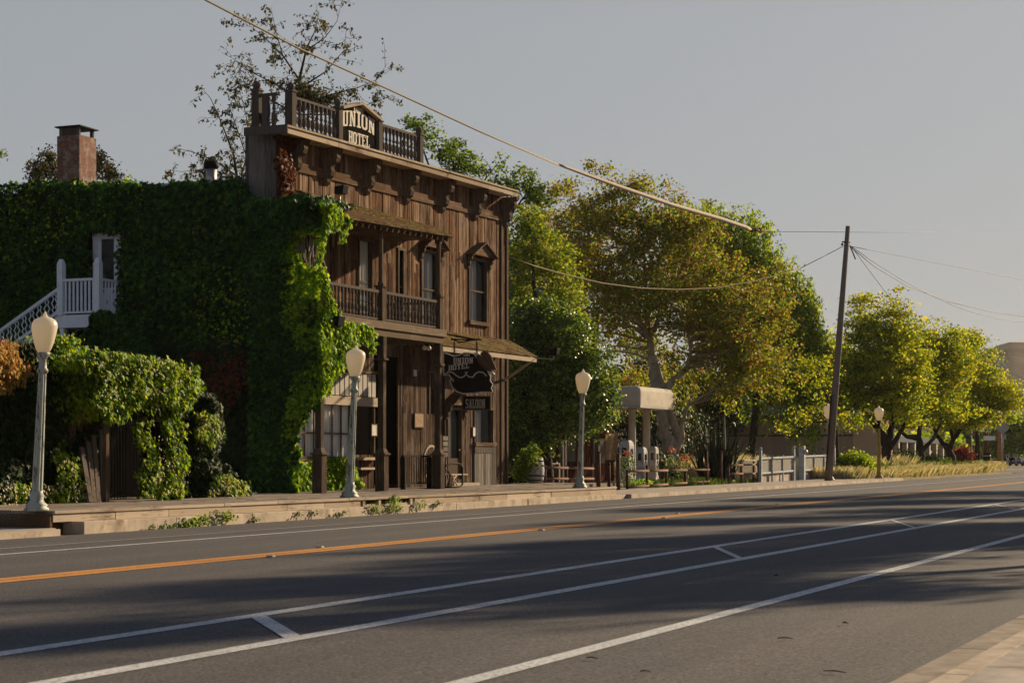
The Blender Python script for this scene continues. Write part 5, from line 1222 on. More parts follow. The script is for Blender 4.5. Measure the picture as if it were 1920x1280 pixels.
def pump(px, w, ytop, label, side='pumpblue', Y=31.0):
    X = fX(px, Y); d = dep(X, Y); ww = w*d/F; h = H+(YH-ytop)*d/F-.38
    t = thing('fuel_pump', label, 'fuel pump', (X, Y, .38), 'vintage fuel pumps under the canopy')
    a, b = ww*.55, ww*.42; z0 = .38
    def ring_(sa, sb, z): return [(X-a*sa,Y-b*sb,z),(X+a*sa,Y-b*sb,z),(X+a*sa,Y+b*sb,z),(X-a*sa,Y+b*sb,z)]
    lv = [(1.08,1.08,z0),(1.08,1.08,z0+.12),(.98,.98,z0+.14),(.98,.98,z0+h*.55),(1.02,1.02,z0+h*.57),(1.02,1.02,z0+h*.86),(.9,.9,z0+h*.95),(.6,.6,z0+h)]
    mb = MB(); vs = []
    for l in lv: vs += ring_(*l)
    mb.add(vs, [(i*4+k, i*4+(k+1)%4, (i+1)*4+(k+1)%4, (i+1)*4+k) for i in range(len(lv)-1) for k in range(4)]+[(3,2,1,0), tuple((len(lv)-1)*4+k for k in range(4))]); mb.build('body', M['pumpwhite'], t, bevel=.03)
    MB().box(X-a*1.04, X-a*1.021, Y-b*.75, Y+b*.75, z0+.25, z0+h*.5).build('side_panel', M[side], t)
    MB().box(X-a*1.06, X-a*1.021, Y-b*.4, Y+b*.4, z0+h*.62, z0+h*.82).build('dial', M['darkglass'], t)
    MB().box(X-a*.6, X+a*.6, Y-b*1.06, Y-b*1.021, z0+h*.62, z0+h*.8).build('dial', M['darkglass'], t)
    MB().tube([(X,Y-b*1.03,z0+h*.6),(X+.05,Y-b*1.5,z0+h*.3),(X,Y-b*1.4,z0+.25),(X-.05,Y-b*1.1,z0+h*.45)], .022, 6).build('hose', M['black'], t)
    return t
pump(1175, 24, 825, 'tallest fuel pump with a faded blue side and rounded top', Y=30.4)
pump(1203, 19, 838, 'middle pale fuel pump beside the second canopy column', 'pumpwhite')
pump(1226, 16, 837, 'rightmost slim white fuel pump near the sycamore trunk', 'pumpwhite', Y=31.6)

# ---- rustic rail fences, posts
M['railrust'] = wood('rusty_rail', [(.10,.055,.04), (.16,.10,.075), (.23,.165,.13)], axis='x')
M['postrust'] = plain('rust_brown_post', (.085,.04,.03), .8, .3, 8)
def rail_fence(label, pts, rails, zb=.12, r=.05):
    a0 = pts[0]; t = thing('rail_fence', label, 'fence', (fX(a0[0],a0[2]), a0[2], zb)); W3d = []
    for px, py, Y in pts:
        X = fX(px, Y); z1 = fZ(px, py, Y); W3d.append((X, Y, z1)); MB().tube([(X,Y,zb),(X,Y,z1)], [r*1.3,r*1.2], 8).build('post', M['postrust'], t)
    for ya in rails:
        mb = MB()
        for i in range(len(pts)-1):
            (pa, _, Ya), (pb, _, Yb2) = pts[i], pts[i+1]
            mb.tube([(fX(pa,Ya),Ya-.07,fZ(pa,ya[0]+(ya[1]-ya[0])*i/(len(pts)-1),Ya)), (fX(pb,Yb2),Yb2-.07,fZ(pb,ya[0]+(ya[1]-ya[0])*(i+1)/(len(pts)-1),Yb2))], r, 7)
        mb.build('rail', M['railrust'], t)
rail_fence('low two rail fence behind the barrel and the rusty lamp', [(1022,872,30.2),(1062,873,30.2),(1110,870,30.2)], [(876,878),(897,897)], zb=.1)
rail_fence('long two rail fence with flowers in front of the fuel pumps', [(1176,880,26.6),(1213,872,26.8),(1249,878,27),(1285,878,27.2),(1327,868,27.4)], [(883,880),(913,902)], zb=.2)
for px, yt, Y, lab in ((1122,850,26.6,'slim rusty post at the end of the low rail fence'),(1142,872,26.9,'short dark post between the two rail fences'),(1159,855,26.3,'tallest rusty post at the corner of the flower fence'),(1325,845,27.3,'thin dark post just left of the spiky plant'),(1352,850,27.3,'thin dark post in front of the spiky plant')):
    t = thing('bollard_post', lab, 'post', (fX(px,Y),Y,.2)); X = fX(px,Y); z1 = fZ(px,yt,Y)
    MB().tube([(X,Y,.2),(X,Y,z1)], .085 if px in (1159,1122) else .06, 9).build('post', M['postrust'], t); MB().sphere((X,Y,z1+.05), .07, 8, 6).build('cap', M['postrust'], t)
rail_fence('dark lattice backed rail fence between the spiky plant and the white fence', [(1366,870,27.2),(1390,866,27.2),(1413,864,27.2),(1422,862,27.2)], [(872,870),(888,887)], zb=.2)
la = thing('lattice_panel', 'pale crisscross lattice panel behind the dark rail fence', 'lattice', (fX(1370,28), 28, .2))
mb = MB(); xa, xb = fX(1368,28), fX(1424,28); z0_, z1_ = .35, fZ(1400,864,28)
k = xa-1.0
while k < xb:
    for sgn in (1,-1):
        a = k if sgn > 0 else k+ (z1_-z0_); b = k+(z1_-z0_) if sgn > 0 else k
        if min(a,b) > xa and max(a,b) < xb: mb.bar((a,28+.012*sgn,z0_),(b,28+.012*sgn,z1_),.05,.015,up=(0,1,0))
    k += .2
mb.box(xa,xb,27.96,28.04,z0_-.05,z0_); mb.box(xa,xb,27.96,28.04,z1_,z1_+.06); mb.build('lattice', M['panel'], la)

# ---- white fence with arched gate
wf = thing('white_fence', 'white framed mesh fence with ball topped posts behind the leaning pole', 'fence', (fX(1425,27), 27, .25))
YF = 27.0
def fence_run(pa, pb, nb_, tops, bot):
    xa, xb = fX(pa,YF), fX(pb,YF); mb = MB(); zt0, zt1 = fZ(pa,tops[0],YF), fZ(pb,tops[1],YF); zb0, zb1 = fZ(pa,bot[0],YF), fZ(pb,bot[1],YF)
    mb.bar((xa,YF,zt0),(xb,YF,zt1),.07,.09); mb.bar((xa,YF,zb0),(xb,YF,zb1),.07,.09); mb.build('rail', M['fencewhite'], wf)
    for i in range(nb_+1):
        f = i/nb_; x = xa+(xb-xa)*f; s_ = .07 if i in (0, nb_) else .035; h_ = zt0+(zt1-zt0)*f+(.42 if i in (0,nb_) else .12)
        mb = MB(); mb.box(x-s_, x+s_, YF-s_, YF+s_, .2, h_); 
        if s_ > .06: mb.sphere((x,YF,h_+.07), .08, 8, 6)
        mb.build('post', M['fencewhite'], wf)
    mb = MB(); mb.box(xa+.1, xb-.1, YF+.11, YF+.16, .2, zb0+.05); mb.build('base_wall', M['concrete'], wf)
    mb = MB(); n_ = int((xb-xa)/.065)
    for i in range(n_): x = xa+.12+(xb-xa-.24)*i/n_; mb.bar((x,YF+.05,zb0),(x,YF+.05,zt0),.034,.01)
    mb.build('mesh_panel', M['panel'], wf)
fence_run(1426, 1488, 3, (859,856), (887,882)); fence_run(1507, 1564, 3, (855,853), (881,878))
wg = thing('white_gate', 'small white picket gate with a dipped top in the white fence', 'gate', (fX(1491,YF), YF, .25))
mb = MB(); xa, xb = fX(1491,YF), fX(1503,YF)
for i in range(6):
    f = i/5; x = xa+(xb-xa)*f; mb.box(x-.035,x+.035,YF-.02,YF+.02,.3,fZ(1497,862,YF)+.35*abs(f-.5)*2)
mb.build('pickets', M['fencewhite'], wg); mb = MB(); mb.box(xa,xb,YF+.025,YF+.06,.5,.58); mb.box(xa,xb,YF+.025,YF+.06,1.0,1.08); mb.build('cross_rails', M['fencewhite'], wg)
t = thing('meter_box', 'white pillar with a round topped meter next to the white gate', 'meter', (fX(1504,26.8),26.8,.25)); X = fX(1504,26.8)
MB().box(X-.16,X+.16,26.65,26.95,.2,fZ(1504,836,26.8)).build('pillar', M['fencewhite'], t, bevel=.03); MB().sphere((X-.1,26.6,fZ(1504,840,26.8)-.2), .14, 10, 8).build('meter', M['metal'], t)

# ---- barrel planter, benches, chairs on the boardwalk
Yb = 29.4; Xb = fX(1004, Yb); zb_ = zt(60)+.03; hb = fZ(1004, 858, Yb)-zb_
t = thing('barrel_planter', 'pale weathered wooden barrel planter on the boardwalk under the oak', 'barrel', (Xb, Yb, zb_))
kk = 17*dep(Xb,Yb)/F
mb = MB().lathe((Xb,Yb,zb_), [(kk*.80,0),(kk*.92,hb*.2),(kk,hb*.5),(kk*.93,hb*.8),(kk*.82,hb),(kk*.74,hb),(kk*.74,hb-.08)], 24); mb.build('staves', M['greypaint'], t)
mb = MB()
for f, r_ in ((.12,.90),(.30,.975),(.70,.975),(.88,.90)): mb.lathe((Xb,Yb,zb_+hb*f), [(kk*r_,-.03),(kk*r_+.012,-.03),(kk*r_+.012,.03),(kk*r_,.03)], 24)
mb.build('hoops', M['postrust'], t)
t = thing('potted_plant', 'leafy plant with pink and yellow flowers growing in the barrel', 'plant', (Xb,Yb,zb_+hb))
Pc, K = crown([(996,848,13,14),(984,868,12,20),(978,888,10,16)], dep(Xb,Yb)-.4, 60, 34, .18, seed=71, inner=.1); n = len(Pc); r = np.random.default_rng(3)
leaves('foliage', Pc, r.normal(0,1,(n,3))+[0,0,.5], r.normal(0,1,(n,3)), r.uniform(.07,.13,n), T_QUAD, M['green'], t)
Pc = Pc[::46]+[[0,-.1,.05]]*len(Pc[::46]); n = len(Pc); leaves('flowers', Pc, r.normal(0,1,(n,3))+[0,-1,0], r.normal(0,1,(n,3)), r.uniform(.07,.11,n), T_QUAD, M['flowerred'], t)
def bench(label, px0, px1, ytop, yseat, Y, mat='panel', zb=.12):
    xa, xb = fX(px0,Y), fX(px1,Y); zs = fZ((px0+px1)/2,yseat,Y); zt_ = fZ((px0+px1)/2,ytop,Y)
    t = thing('bench', label, 'bench', (xa,Y,zb)); mb = MB(); n = 9
    for i in range(n): x = xa+(xb-xa)*(i+.5)/n; mb.bar((x,Y+.28,zs+.05),(x,Y+.38,zt_),.09*(xb-xa)/1.2,.02,up=(0,1,0))
    mb.build('backrest', M[mat], t); mb = MB()
    for i in range(4): mb.box(xa,xb,Y-.2+.12*i,Y-.1+.12*i,zs-.03,zs)
    mb.build('seat', M[mat], t)
    for x in (xa+.05, xb-.05):
        for y in (Y-.18, Y+.26): MB().box(x-.03,x+.03,y-.03,y+.03,zb,zs-.031).build('leg', M[mat], t)
bench('slatted grey wooden bench behind the barrel planter', 1018, 1042, 852, 868, 31.2)
# shop behind the oak and fence
sh_ = thing('shop_building', 'low dark red boarded shop with pale porch posts half hidden behind the oak', 'building', (85, 35, .1))
Ys = 35.0; xs0, xs1 = fX(1012,Ys), fX(1150,Ys); zsT = fZ(1060,740,Ys)
M['redboards'] = wood('dark_red_boards', [(.05,.018,.014), (.085,.03,.02), (.12,.045,.03)])
mb = MB(); siding(mb, xs0, xs1, .1, lambda x: zsT, Ys, []); mb.build('front_wall', M['redboards'], sh_)
MB().box(xs0, xs1, Ys+.03, Ys+6, .1, zsT-.02).build('body', M['dark'], sh_)
mb = MB(); mb.hexa([(xs0-.3,Ys-2.2,zsT-.3),(xs1+.3,Ys-2.2,zsT-.3),(xs1+.3,Ys+6,zsT+.1),(xs0-.3,Ys+6,zsT+.1),(xs0-.3,Ys-2.2,zsT-.2),(xs1+.3,Ys-2.2,zsT-.2),(xs1+.3,Ys+6,zsT+.3),(xs0-.3,Ys+6,zsT+.3)]); mb.build('roof', M['shingle'], sh_)
for px in (1025, 1053, 1058, 1120): X = fX(px,33); MB().box(X-.09,X+.09,32.91,33.09,.1,zsT-.25).build('porch_post', M['rail'], sh_)
for pa, pb, pt, pb2, mt in ((1063,1078,822,865,'boards_grey'),(1112,1134,822,868,'boards_grey'),(1135,1158,812,862,'brown')):
    xa, xb = fX(pa,Ys-.1), fX(pb,Ys-.1); MB().box(xa,xb,Ys-.12,Ys-.05,fZ(pa,pb2,Ys),fZ(pa,pt,Ys)).build('door' if mt!='lampyellow' else 'shutter', M[mt], sh_)
# metal chair / settee on the porch, dark railing bench, wheel
Yc2 = 28.3; zb0 = zt(58)
def P2(px, py, Y): return (fX(px,Y), Y, fZ(px,py,Y))
t = thing('garden_chair', 'curved metal armed chair with twig legs outside the saloon door', 'chair', P2(852,912,Yc2))
mb = MB()
for dy in (-.28, .28):
    Y = Yc2+dy; mb.tube([P2(832,912,Y),P2(833,880,Y),P2(836,872,Y),P2(846,869,Y),P2(862,869,Y),P2(867,877,Y),P2(867,908,Y),P2(860,913,Y),P2(834,913,Y)], .032, 6)
    mb.tube([P2(832,880,Y),P2(840,882,Y),P2(844,892,Y),P2(840,912,Y)], .025, 6)
mb.build('arm_frame', M['black'], t)
mb = MB(); xa, xb = fX(833,Yc2), fX(864,Yc2); z_ = fZ(850,888,Yc2)
for i in range(5): mb.box(xa,xb,Yc2-.28+.12*i,Yc2-.18+.12*i,z_-.04,z_)
mb.build('seat', M['fascia'], t)
mb = MB()
for a, b in (((845,889),(858,910)),((856,889),(843,910)),((849,889),(851,910))): mb.tube([P2(a[0],a[1],Yc2-.25),P2(b[0],b[1],Yc2-.2)], .03, 6)
mb.build('twig_legs', M['fascia'], t)
t = thing('wheel_chair_back', 'pale wooden wagon wheel standing behind the third porch post', 'wheel', P2(808,908,28.2)); t.name = 'wagon_wheel'
mb = MB(); c = Vector((fX(808,28.25),28.25,fZ(808,868,28.25))); rw = .62; nn = 24
vs = []
for i in range(nn):
    a = 2*math.pi*i/nn
    for r_, dy in ((rw-.07,-.03),(rw,-.03),(rw,.03),(rw-.07,.03)): vs.append((c.x+r_*math.cos(a)*1.0,c.y+dy,c.z+r_*math.sin(a)))
mb.add(vs, [(i*4+k,((i+1)%nn)*4+k,((i+1)%nn)*4+(k+1)%4,i*4+(k+1)%4) for i in range(nn) for k in range(4)]); mb.build('rim', M['fascia'], t)
mb = MB(); mb.tube([c-Vector((0,.08,0)),c+Vector((0,.08,0))],.09,10)
for i in range(10): a = 2*math.pi*i/10; mb.tube([c+Vector((.08*math.cos(a),0,.08*math.sin(a))), c+Vector(((rw-.06)*math.cos(a),0,(rw-.06)*math.sin(a)))], .022, 6)
mb.build('spokes', M['fascia'], t)
t = thing('iron_railing', 'dark barred iron bench railing between the second and third porch posts', 'railing', P2(755,910,28.1))
xa, xb = fX(755,28.1), fX(806,28.1); z1_, z0_ = fZ(780,853,28.1), fZ(780,904,28.1)
mb = MB(); mb.box(xa,xb,28.05,28.15,z1_-.07,z1_); mb.box(xa,xb,28.07,28.13,z0_-.05,z0_); 
for x in (xa,xb-.08): mb.box(x,x+.08,28.02,28.18,zb0,z1_-.071)
mb.build('frame', M['black'], t); mb = MB()
for i in range(11): x = xa+.14+(xb-xa-.28)*i/10; mb.box(x-.014,x+.014,28.09,28.11,z0_,z1_-.07)
mb.build('bars', M['black'], t)
t = thing('wooden_crate', 'small grey slatted crate with papers right of the third porch post', 'crate', P2(832,858,28.9))
xa, xb = fX(829,28.9), fX(838,28.9); mb = MB()
for i in range(4): z_ = fZ(833,856,28.9)+.19*i; mb.box(xa,xb,28.86,28.90,z_,z_+.15)
for x in (xa,xb-.05): mb.box(x,x+.05,28.905,29.2,zb0+.02,z_+.15)
mb.build('slats', M['boards_grey'], t)

# ---- chimney, vent on the ivied roof
Xc = XL+2.6; yc1, yc0 = fY(107,Xc), fY(149,Xc); zc0, zc1 = 10.0, zX(128,254,Xc)
t = thing('brick_chimney', 'tall square red brick chimney with a flat metal cap on the ivied roof', 'chimney', (Xc, yc0, 10.1))
xw = Xc+.95
MB().box(Xc,xw,yc0,yc1,10.0,zc1).build('stack', M['brick'], t)
zm1 = zX(128,246,Xc)
mb = MB()
for a in (yc0+.05,yc1-.17): 
    for b in (Xc+.05, xw-.13): mb.box(b,b+.08,a,a+.12,zc1+.002,zm1+.12)
mb.box(Xc+.07,Xc+.09,yc0+.18,yc1-.18,zc1+.002,zm1+.1)
mb.build('cap_legs', M['rail'], t)
mb = MB(); mb.hexa([(Xc-.06,yc0-.06,zm1+.14),(xw+.06,yc0-.06,zm1+.12),(xw+.06,yc1+.06,zm1+.12),(Xc-.06,yc1+.06,zm1+.14),(Xc-.06,yc0-.06,zm1+.18),(xw+.06,yc0-.06,zm1+.16),(xw+.06,yc1+.06,zm1+.16),(Xc-.06,yc1+.06,zm1+.18)]); mb.build('cap', M['black'], t)
tv = thing('climbing_vine', 'small tuft of vine creeping up the front of the brick chimney', 'vine', (Xc-.1, yc0+.3, 10.1))
n = 320; r = np.random.default_rng(8); yy_ = r.uniform(yc0-.1,yc0+.85,n); C = np.stack([np.full(n,Xc-.08)+r.normal(0,.05,n), yy_, 10.1+r.uniform(0,1,n)*(.25+.75*np.clip(1-np.abs(yy_-yc0-.1)/.7,0,1))], 1)
leaves('foliage', C, r.normal(0,.6,(n,3))+[-1,0,0], r.normal(0,.5,(n,3))+[0,0,-1], r.uniform(.09,.15,n), T_LOBE, M['ivy'], tv)
Xv = XL+1.6; yv = fY(396,Xv)
t = thing('roof_vent', 'short dark capped vent pipe on the flat roof beside the parapet', 'vent', (Xv,yv,10.1)); zv = zX(396,310,Xv)
MB().lathe((Xv,yv,0), [(.17,10.1),(.17,zv-.12)], 12).build('pipe', M['metal'], t); MB().lathe((Xv,yv,0), [(.2,zv-.12),(.24,zv-.08),(.24,zv+.08),(.18,zv+.12)], 12).build('cap', M['black'], t)

# ---- house with slate roof and chimney behind the leafy tree
dh = 118.0
hs_ = thing('slate_house', 'house with a steep blue slate roof and brick chimney behind the leafy tree', 'house', tuple(at(1000,870,dh)))
M['slate'] = wood('slate_roof', [(.08,.088,.11), (.12,.13,.15), (.17,.17,.19)], axis='y', scale=.5)
X_, Y_ = at(1000,600,dh).x, at(1000,600,dh).y
zr_, ze_ = at(1000,425,dh).z, at(1000,600,dh).z
mb = MB(); shingle_roof(mb, (X_-1,Y_-3,ze_), (X_-1+.01,Y_+5,ze_), (X_+6,Y_+4.6,zr_), (X_+6,Y_-2.5,zr_), 26, 60)
mb.hexa([(X_+6.1,Y_-2.5,zr_-.3),(X_+6.3,Y_-2.5,zr_-.3),(X_+6.3,Y_+4.6,zr_-.3),(X_+6.1,Y_+4.6,zr_-.3),(X_+6.1,Y_-2.5,zr_),(X_+6.3,Y_-2.5,zr_),(X_+6.3,Y_+4.6,zr_),(X_+6.1,Y_+4.6,zr_)]); mb.build('roof', M['slate'], hs_)
MB().box(X_,X_+5,Y_-2.4,Y_+4.5,0,ze_+.1).build('wall', M['redboards'], hs_)
a = at(1006,415,dh+3); MB().box(a.x-.6,a.x+.6,a.y-.75,a.y+.75,ze_+1,at(1006,404,dh+3).z).build('chimney', M['brick'], hs_); MB().box(a.x-.7,a.x+.7,a.y-.85,a.y+.85,at(1006,404,dh+3).z+.002,at(1006,404,dh+3).z+.25).build('chimney_cap', M['brick'], hs_)

# ---- tan building behind the white fence
tb = thing('tan_building', 'low tan boarded building with a grey shingled roof behind the white fence', 'building', (150, 38, .4))
M['tan'] = wood('tan_siding', [(.44,.31,.24), (.49,.345,.27), (.53,.38,.30)], scale=.4, bs=.3)
Xt = 146.0
y1t, y0t = fY(1300,Xt), fY(1600,Xt); z1t = zX(1450,778,Xt)
mb = MB(); y = y0t
while y < y1t: mb.box(Xt-.03, Xt+.02, y, min(y+.34,y1t)-.015, .3, z1t); y += .34
mb.build('front_wall', M['tan'], tb)
MB().box(Xt+.03,Xt+14,y0t,y1t,.3,z1t-.02).build('body', M['tan'], tb)
MB().box(Xt-.09,Xt-.035,y0t,y1t,zX(1450,816,Xt)-.07,zX(1450,816,Xt)+.05).build('trim_board', M['trim'], tb)
mb = MB(); shingle_roof(mb, (Xt-.6,y0t-.4,z1t+.02), (Xt-.6,y1t+.4,z1t+.02), (Xt+2.5,y1t+.4,zX(1450,757,Xt)+.1), (Xt+2.5,y0t-.4,zX(1450,757,Xt)+.1), 9, 60); mb.build('roof', M['slate'], tb)
MB().box(Xt-.62,Xt-.55,y0t-.4,y1t+.4,z1t-.16,z1t+.01).build('fascia', M['trim'], tb)
sd = thing('shed', 'brown roofed open shed peeping over the tan building beside a red parasol', 'shed', tuple(at(1500,800,172)))
a0, a1 = at(1466,752,172), at(1560,752,172); zt2, zt3 = at(1500,742,172).z, at(1500,752,172).z
mb = MB(); mb.hexa([(a0.x,a0.y,zt3),(a1.x,a1.y,zt3),(a1.x+3,a1.y+1,zt3),(a0.x+3,a0.y+1,zt3),(a0.x+1,a0.y+.3,zt2),(a1.x+1,a1.y+.3,zt2),(a1.x+2.4,a1.y+.8,zt2),(a0.x+2.4,a0.y+.8,zt2)]); mb.build('roof', M['trim'], sd)
for f in (.08,.5,.92): p = a0.lerp(a1,f); MB().box(p.x+.2,p.x+.4,p.y+.1,p.y+.3,.5,zt3-.01).build('post', M['trim'], sd)
rp = thing('parasol', 'closed red parasol standing in front of the brown roofed shed', 'parasol', tuple(at(1455,760,165)))
c = at(1455,757,165); M['red'] = plain('red_canvas', (.42,.03,.035), .8)
MB().lathe((c.x,c.y,c.z), [(.38,0),(.42,.15),(.30,.6),(.16,.95),(.03,1.15)], 9).build('canopy', M['red'], rp); MB().tube([(c.x,c.y,.5),(c.x,c.y,c.z+1.2)], .04, 6).build('pole', M['metal'], rp)
# pale shed bits and colonnade building on the far right
cb_ = thing('colonnade_building', 'long pale building with square porch columns behind the verge trees', 'building', tuple(at(1690,872,185)))
c0, c1_ = at(1665,870,185), at(1765,868,215); zt_ = at(1690,828,185).z
v = (c1_-c0).normalized(); nv = Vector((-v.y, v.x, 0))
mb = MB(); mb.hexa([(*(c0+nv*2).xy,.4),(*(c1_+nv*2).xy,.4),(*(c1_+nv*8).xy,.4),(*(c0+nv*8).xy,.4),(*(c0+nv*2).xy,zt_),(*(c1_+nv*2).xy,zt_),(*(c1_+nv*8).xy,zt_),(*(c0+nv*8).xy,zt_)]); mb.build('wall', M['trim'], cb_)
mb = MB(); mb.hexa([(*(c0-nv*.3).xy,zt_+.01),(*(c1_-nv*.3).xy,zt_+.01),(*(c1_+nv*8).xy,zt_+.01),(*(c0+nv*8).xy,zt_+.01),(*(c0-nv*.3).xy,zt_+.5),(*(c1_-nv*.3).xy,zt_+.5),(*(c1_+nv*8).xy,zt_+1.2),(*(c0+nv*8).xy,zt_+1.2)]); mb.build('roof', M['slate'], cb_)
for i in range(8): p = c0.lerp(c1_, i/7); MB().box(p.x-.25,p.x+.25,p.y-.25,p.y+.25,.4,zt_).build('column', M['stucco'], cb_)

# ---- spiky plant, flowers, weeds
sp_ = thing('spiky_plant', 'big clump of dark sword shaped leaves behind the dark posts', 'plant', (fX(1345,28.5),28.5,.2))
r = np.random.default_rng(14); n = 190; mb = MB(); c0 = Vector((fX(1343,28.5),28.5,.2)); dS = dep(c0.x,c0.y)
for i in range(n):
    a = r.uniform(0,6.28); tlt = abs(r.normal(0,.42)); L = r.uniform(1.6,3.6)*(1.1-.25*tlt); di = Vector((math.cos(a)*math.sin(tlt),math.sin(a)*math.sin(tlt),math.cos(tlt)))
    b = c0+Vector((r.normal(0,.4),r.normal(0,.4),0)); sdv = di.cross(Vector((0,0,1)))
    sdv = sdv.normalized()*.055 if sdv.length > .05 else Vector((.055,0,0)); e = b+di*L+Vector((0,0,-.08*L*tlt)); m_ = b+di*L*.5+Vector((0,0,.05))
    mb.add([b-sdv*.7,b+sdv*.7,m_+sdv,e,m_-sdv], [(0,1,2,4),(4,2,3)])
mb.build('foliage', M['bark_dark'], sp_)
M['darkleaf'] = foliage('dark_sword_leaf', [(.012,.018,.010),(.03,.04,.02),(.07,.075,.05)], .1, .4); sp_.children[0].data.materials[0] = M['darkleaf']
def weeds(name, label, cat, polys, Y, n, mat, size, deep=.3, extra=None, tm=T_QUAD, group=None):
    c = polys[0]; px = sum(p[0] for p in c)/len(c); t = thing(name, label, cat, (fX(px,Y),Y,.2), group)
    ivy_Y('foliage', polys, Y, n, mat, t, size, .08, deep, tm, rag=3, seed=int(px), droop=-.3)
    if extra: ivy_Y('flowers', extra, Y-.1, 46, 'flowerred', t, (.08,.14), .1, tm=T_QUAD, rag=3)
    return t
weeds('flowering_plant', 'green plant with an orange red flower head at the fence corner by the tallest post', 'plant', [[(1165,860),(1185,850),(1192,880),(1186,912),(1165,912)]], 27.6, 420, 'weedgreen', (.08,.16), extra=[[(1163,843),(1180,842),(1180,854),(1165,853)]])
weeds('flowering_plant', 'red topped plant on stems right of the white pumps', 'plant', [[(1270,880),(1282,860),(1290,880),(1286,900),(1272,900)]], 28, 240, 'weedgreen', (.08,.16), extra=[[(1270,852),(1286,851),(1286,862),(1272,862)]])
weeds('flowering_plant', 'small red flowers in front of the sycamore trunk', 'plant', [[(1248,865),(1262,850),(1270,870),(1264,888),(1250,888)]], 28.4, 160, 'weedgreen', (.08,.14), extra=[[(1250,837),(1264,836),(1264,846),(1251,846)]])
weeds('low_plants', 'bright low green plants along the foot of the flower fence', 'plant', [[(1182,900),(1200,897),(1225,901),(1225,910),(1182,910)]], 26.9, 500, 'ivybright', (.06,.12))
# brush behind the rail fences and pumps
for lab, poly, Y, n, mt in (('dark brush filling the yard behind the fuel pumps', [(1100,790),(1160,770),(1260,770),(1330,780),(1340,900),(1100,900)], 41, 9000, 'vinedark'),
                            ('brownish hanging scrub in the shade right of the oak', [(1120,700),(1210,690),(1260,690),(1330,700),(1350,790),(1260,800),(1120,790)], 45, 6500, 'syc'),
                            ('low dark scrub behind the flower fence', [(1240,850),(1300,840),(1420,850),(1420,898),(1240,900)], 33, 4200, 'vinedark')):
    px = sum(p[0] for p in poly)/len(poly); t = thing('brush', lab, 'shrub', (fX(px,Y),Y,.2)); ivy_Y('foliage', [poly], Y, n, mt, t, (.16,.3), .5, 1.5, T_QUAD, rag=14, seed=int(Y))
for i, (px, py, h_, w_) in enumerate(((352,985,16,16),(378,982,18,22),(428,975,18,14),(292,992,6,18),(318,990,9,8),(480,976,8,9),(704,958,16,15),(742,955,24,17),(790,950,12,14),(820,947,8,9),(560,966,5,7),(640,962,5,16),(590,963,4,8),(740,936,9,10),(404,962,6,7))):
    Yw = 23.30 if py > 945 else 23.58
    t = thing('kerb_weed', ['leafy weed sprouting at the foot of the boardwalk step','low tuft of weeds in the gutter under the boardwalk'][i % 2], 'weed', (fX(px,Yw),Yw,.0), 'weeds along the boardwalk kerb')
    ivy_Y('foliage', [[(px-w_,py+2),(px-w_*.6,py-h_*.7),(px,py-h_),(px+w_*.7,py-h_*.6),(px+w_,py+2)]], Yw, int(16+h_*w_*.5), 'vine' if h_ > 9 else 'weedgreen', t, (.04,.09), .05, .12, T_QUAD, rag=3, seed=i, droop=-.2)

# ---- dry grass verge
def grass(name, mat, n, xr, yr, h, seed, wf=.012):
    r = np.random.default_rng(seed); X = r.uniform(*xr, n); Y = r.uniform(*yr, n)
    den = lump(X*.35, Y*.5, seed); keep = r.uniform(-1.4,1.4,n) < den+.7; keep &= X < 150+np.maximum(0,Y-25)*8+rng.normal(0,.8,n); X, Y, den = X[keep], Y[keep], den[keep]; n = len(X)
    Z = np.array([g(x) for x in X])+.05; hh = h*r.uniform(.35,1.15,n)*(1+.3*den); a = r.uniform(0,6.28,n); w_ = wf*r.uniform(.7,2.2,n); ln = hh*r.uniform(.1,.9,n); b = r.uniform(0,6.28,n)
    dx, dy = np.cos(a)*w_, np.sin(a)*w_; V = np.stack([np.stack([X-dx,Y-dy,Z],1),np.stack([X+dx,Y+dy,Z],1),np.stack([X+np.cos(b)*ln*.4+dx*1.3,Y+np.sin(b)*ln*.4+dy*1.3,Z+hh*.62],1),np.stack([X+np.cos(b)*ln,Y+np.sin(b)*ln,Z+hh],1)],1)
    o = np_mesh(name, V.reshape(-1,3), np.arange(n*4).reshape(n,4), M[mat]); tag(o, kind='stuff'); return o
o = grass('dry_grass', 'dry', 190000, (104,184), (24.6,33), .62, 3, .011); tag(o, 'tall pale dry grass under the verge trees', 'grass')
o = grass('green_grass', 'weedgreen', 14000, (108,160), (26.5,36), .8, 4, .035); tag(o, 'green weeds mixed into the dry grass', 'grass')
o = grass('yard_grass', 'dry', 16000, (96,140), (28.5,36), 1.15, 5, .011); tag(o, 'tall seeding grass standing behind the white fence', 'grass')
o = grass('fence_grass', 'weedgreen', 3000, (78,96), (27.2,29), .35, 6, .02); tag(o, 'low green weeds inside the flower fence', 'grass')
t = thing('shrub', 'green rounded bush behind the grass under the leftmost verge tree', 'shrub', tuple(at(1700,880,140)))
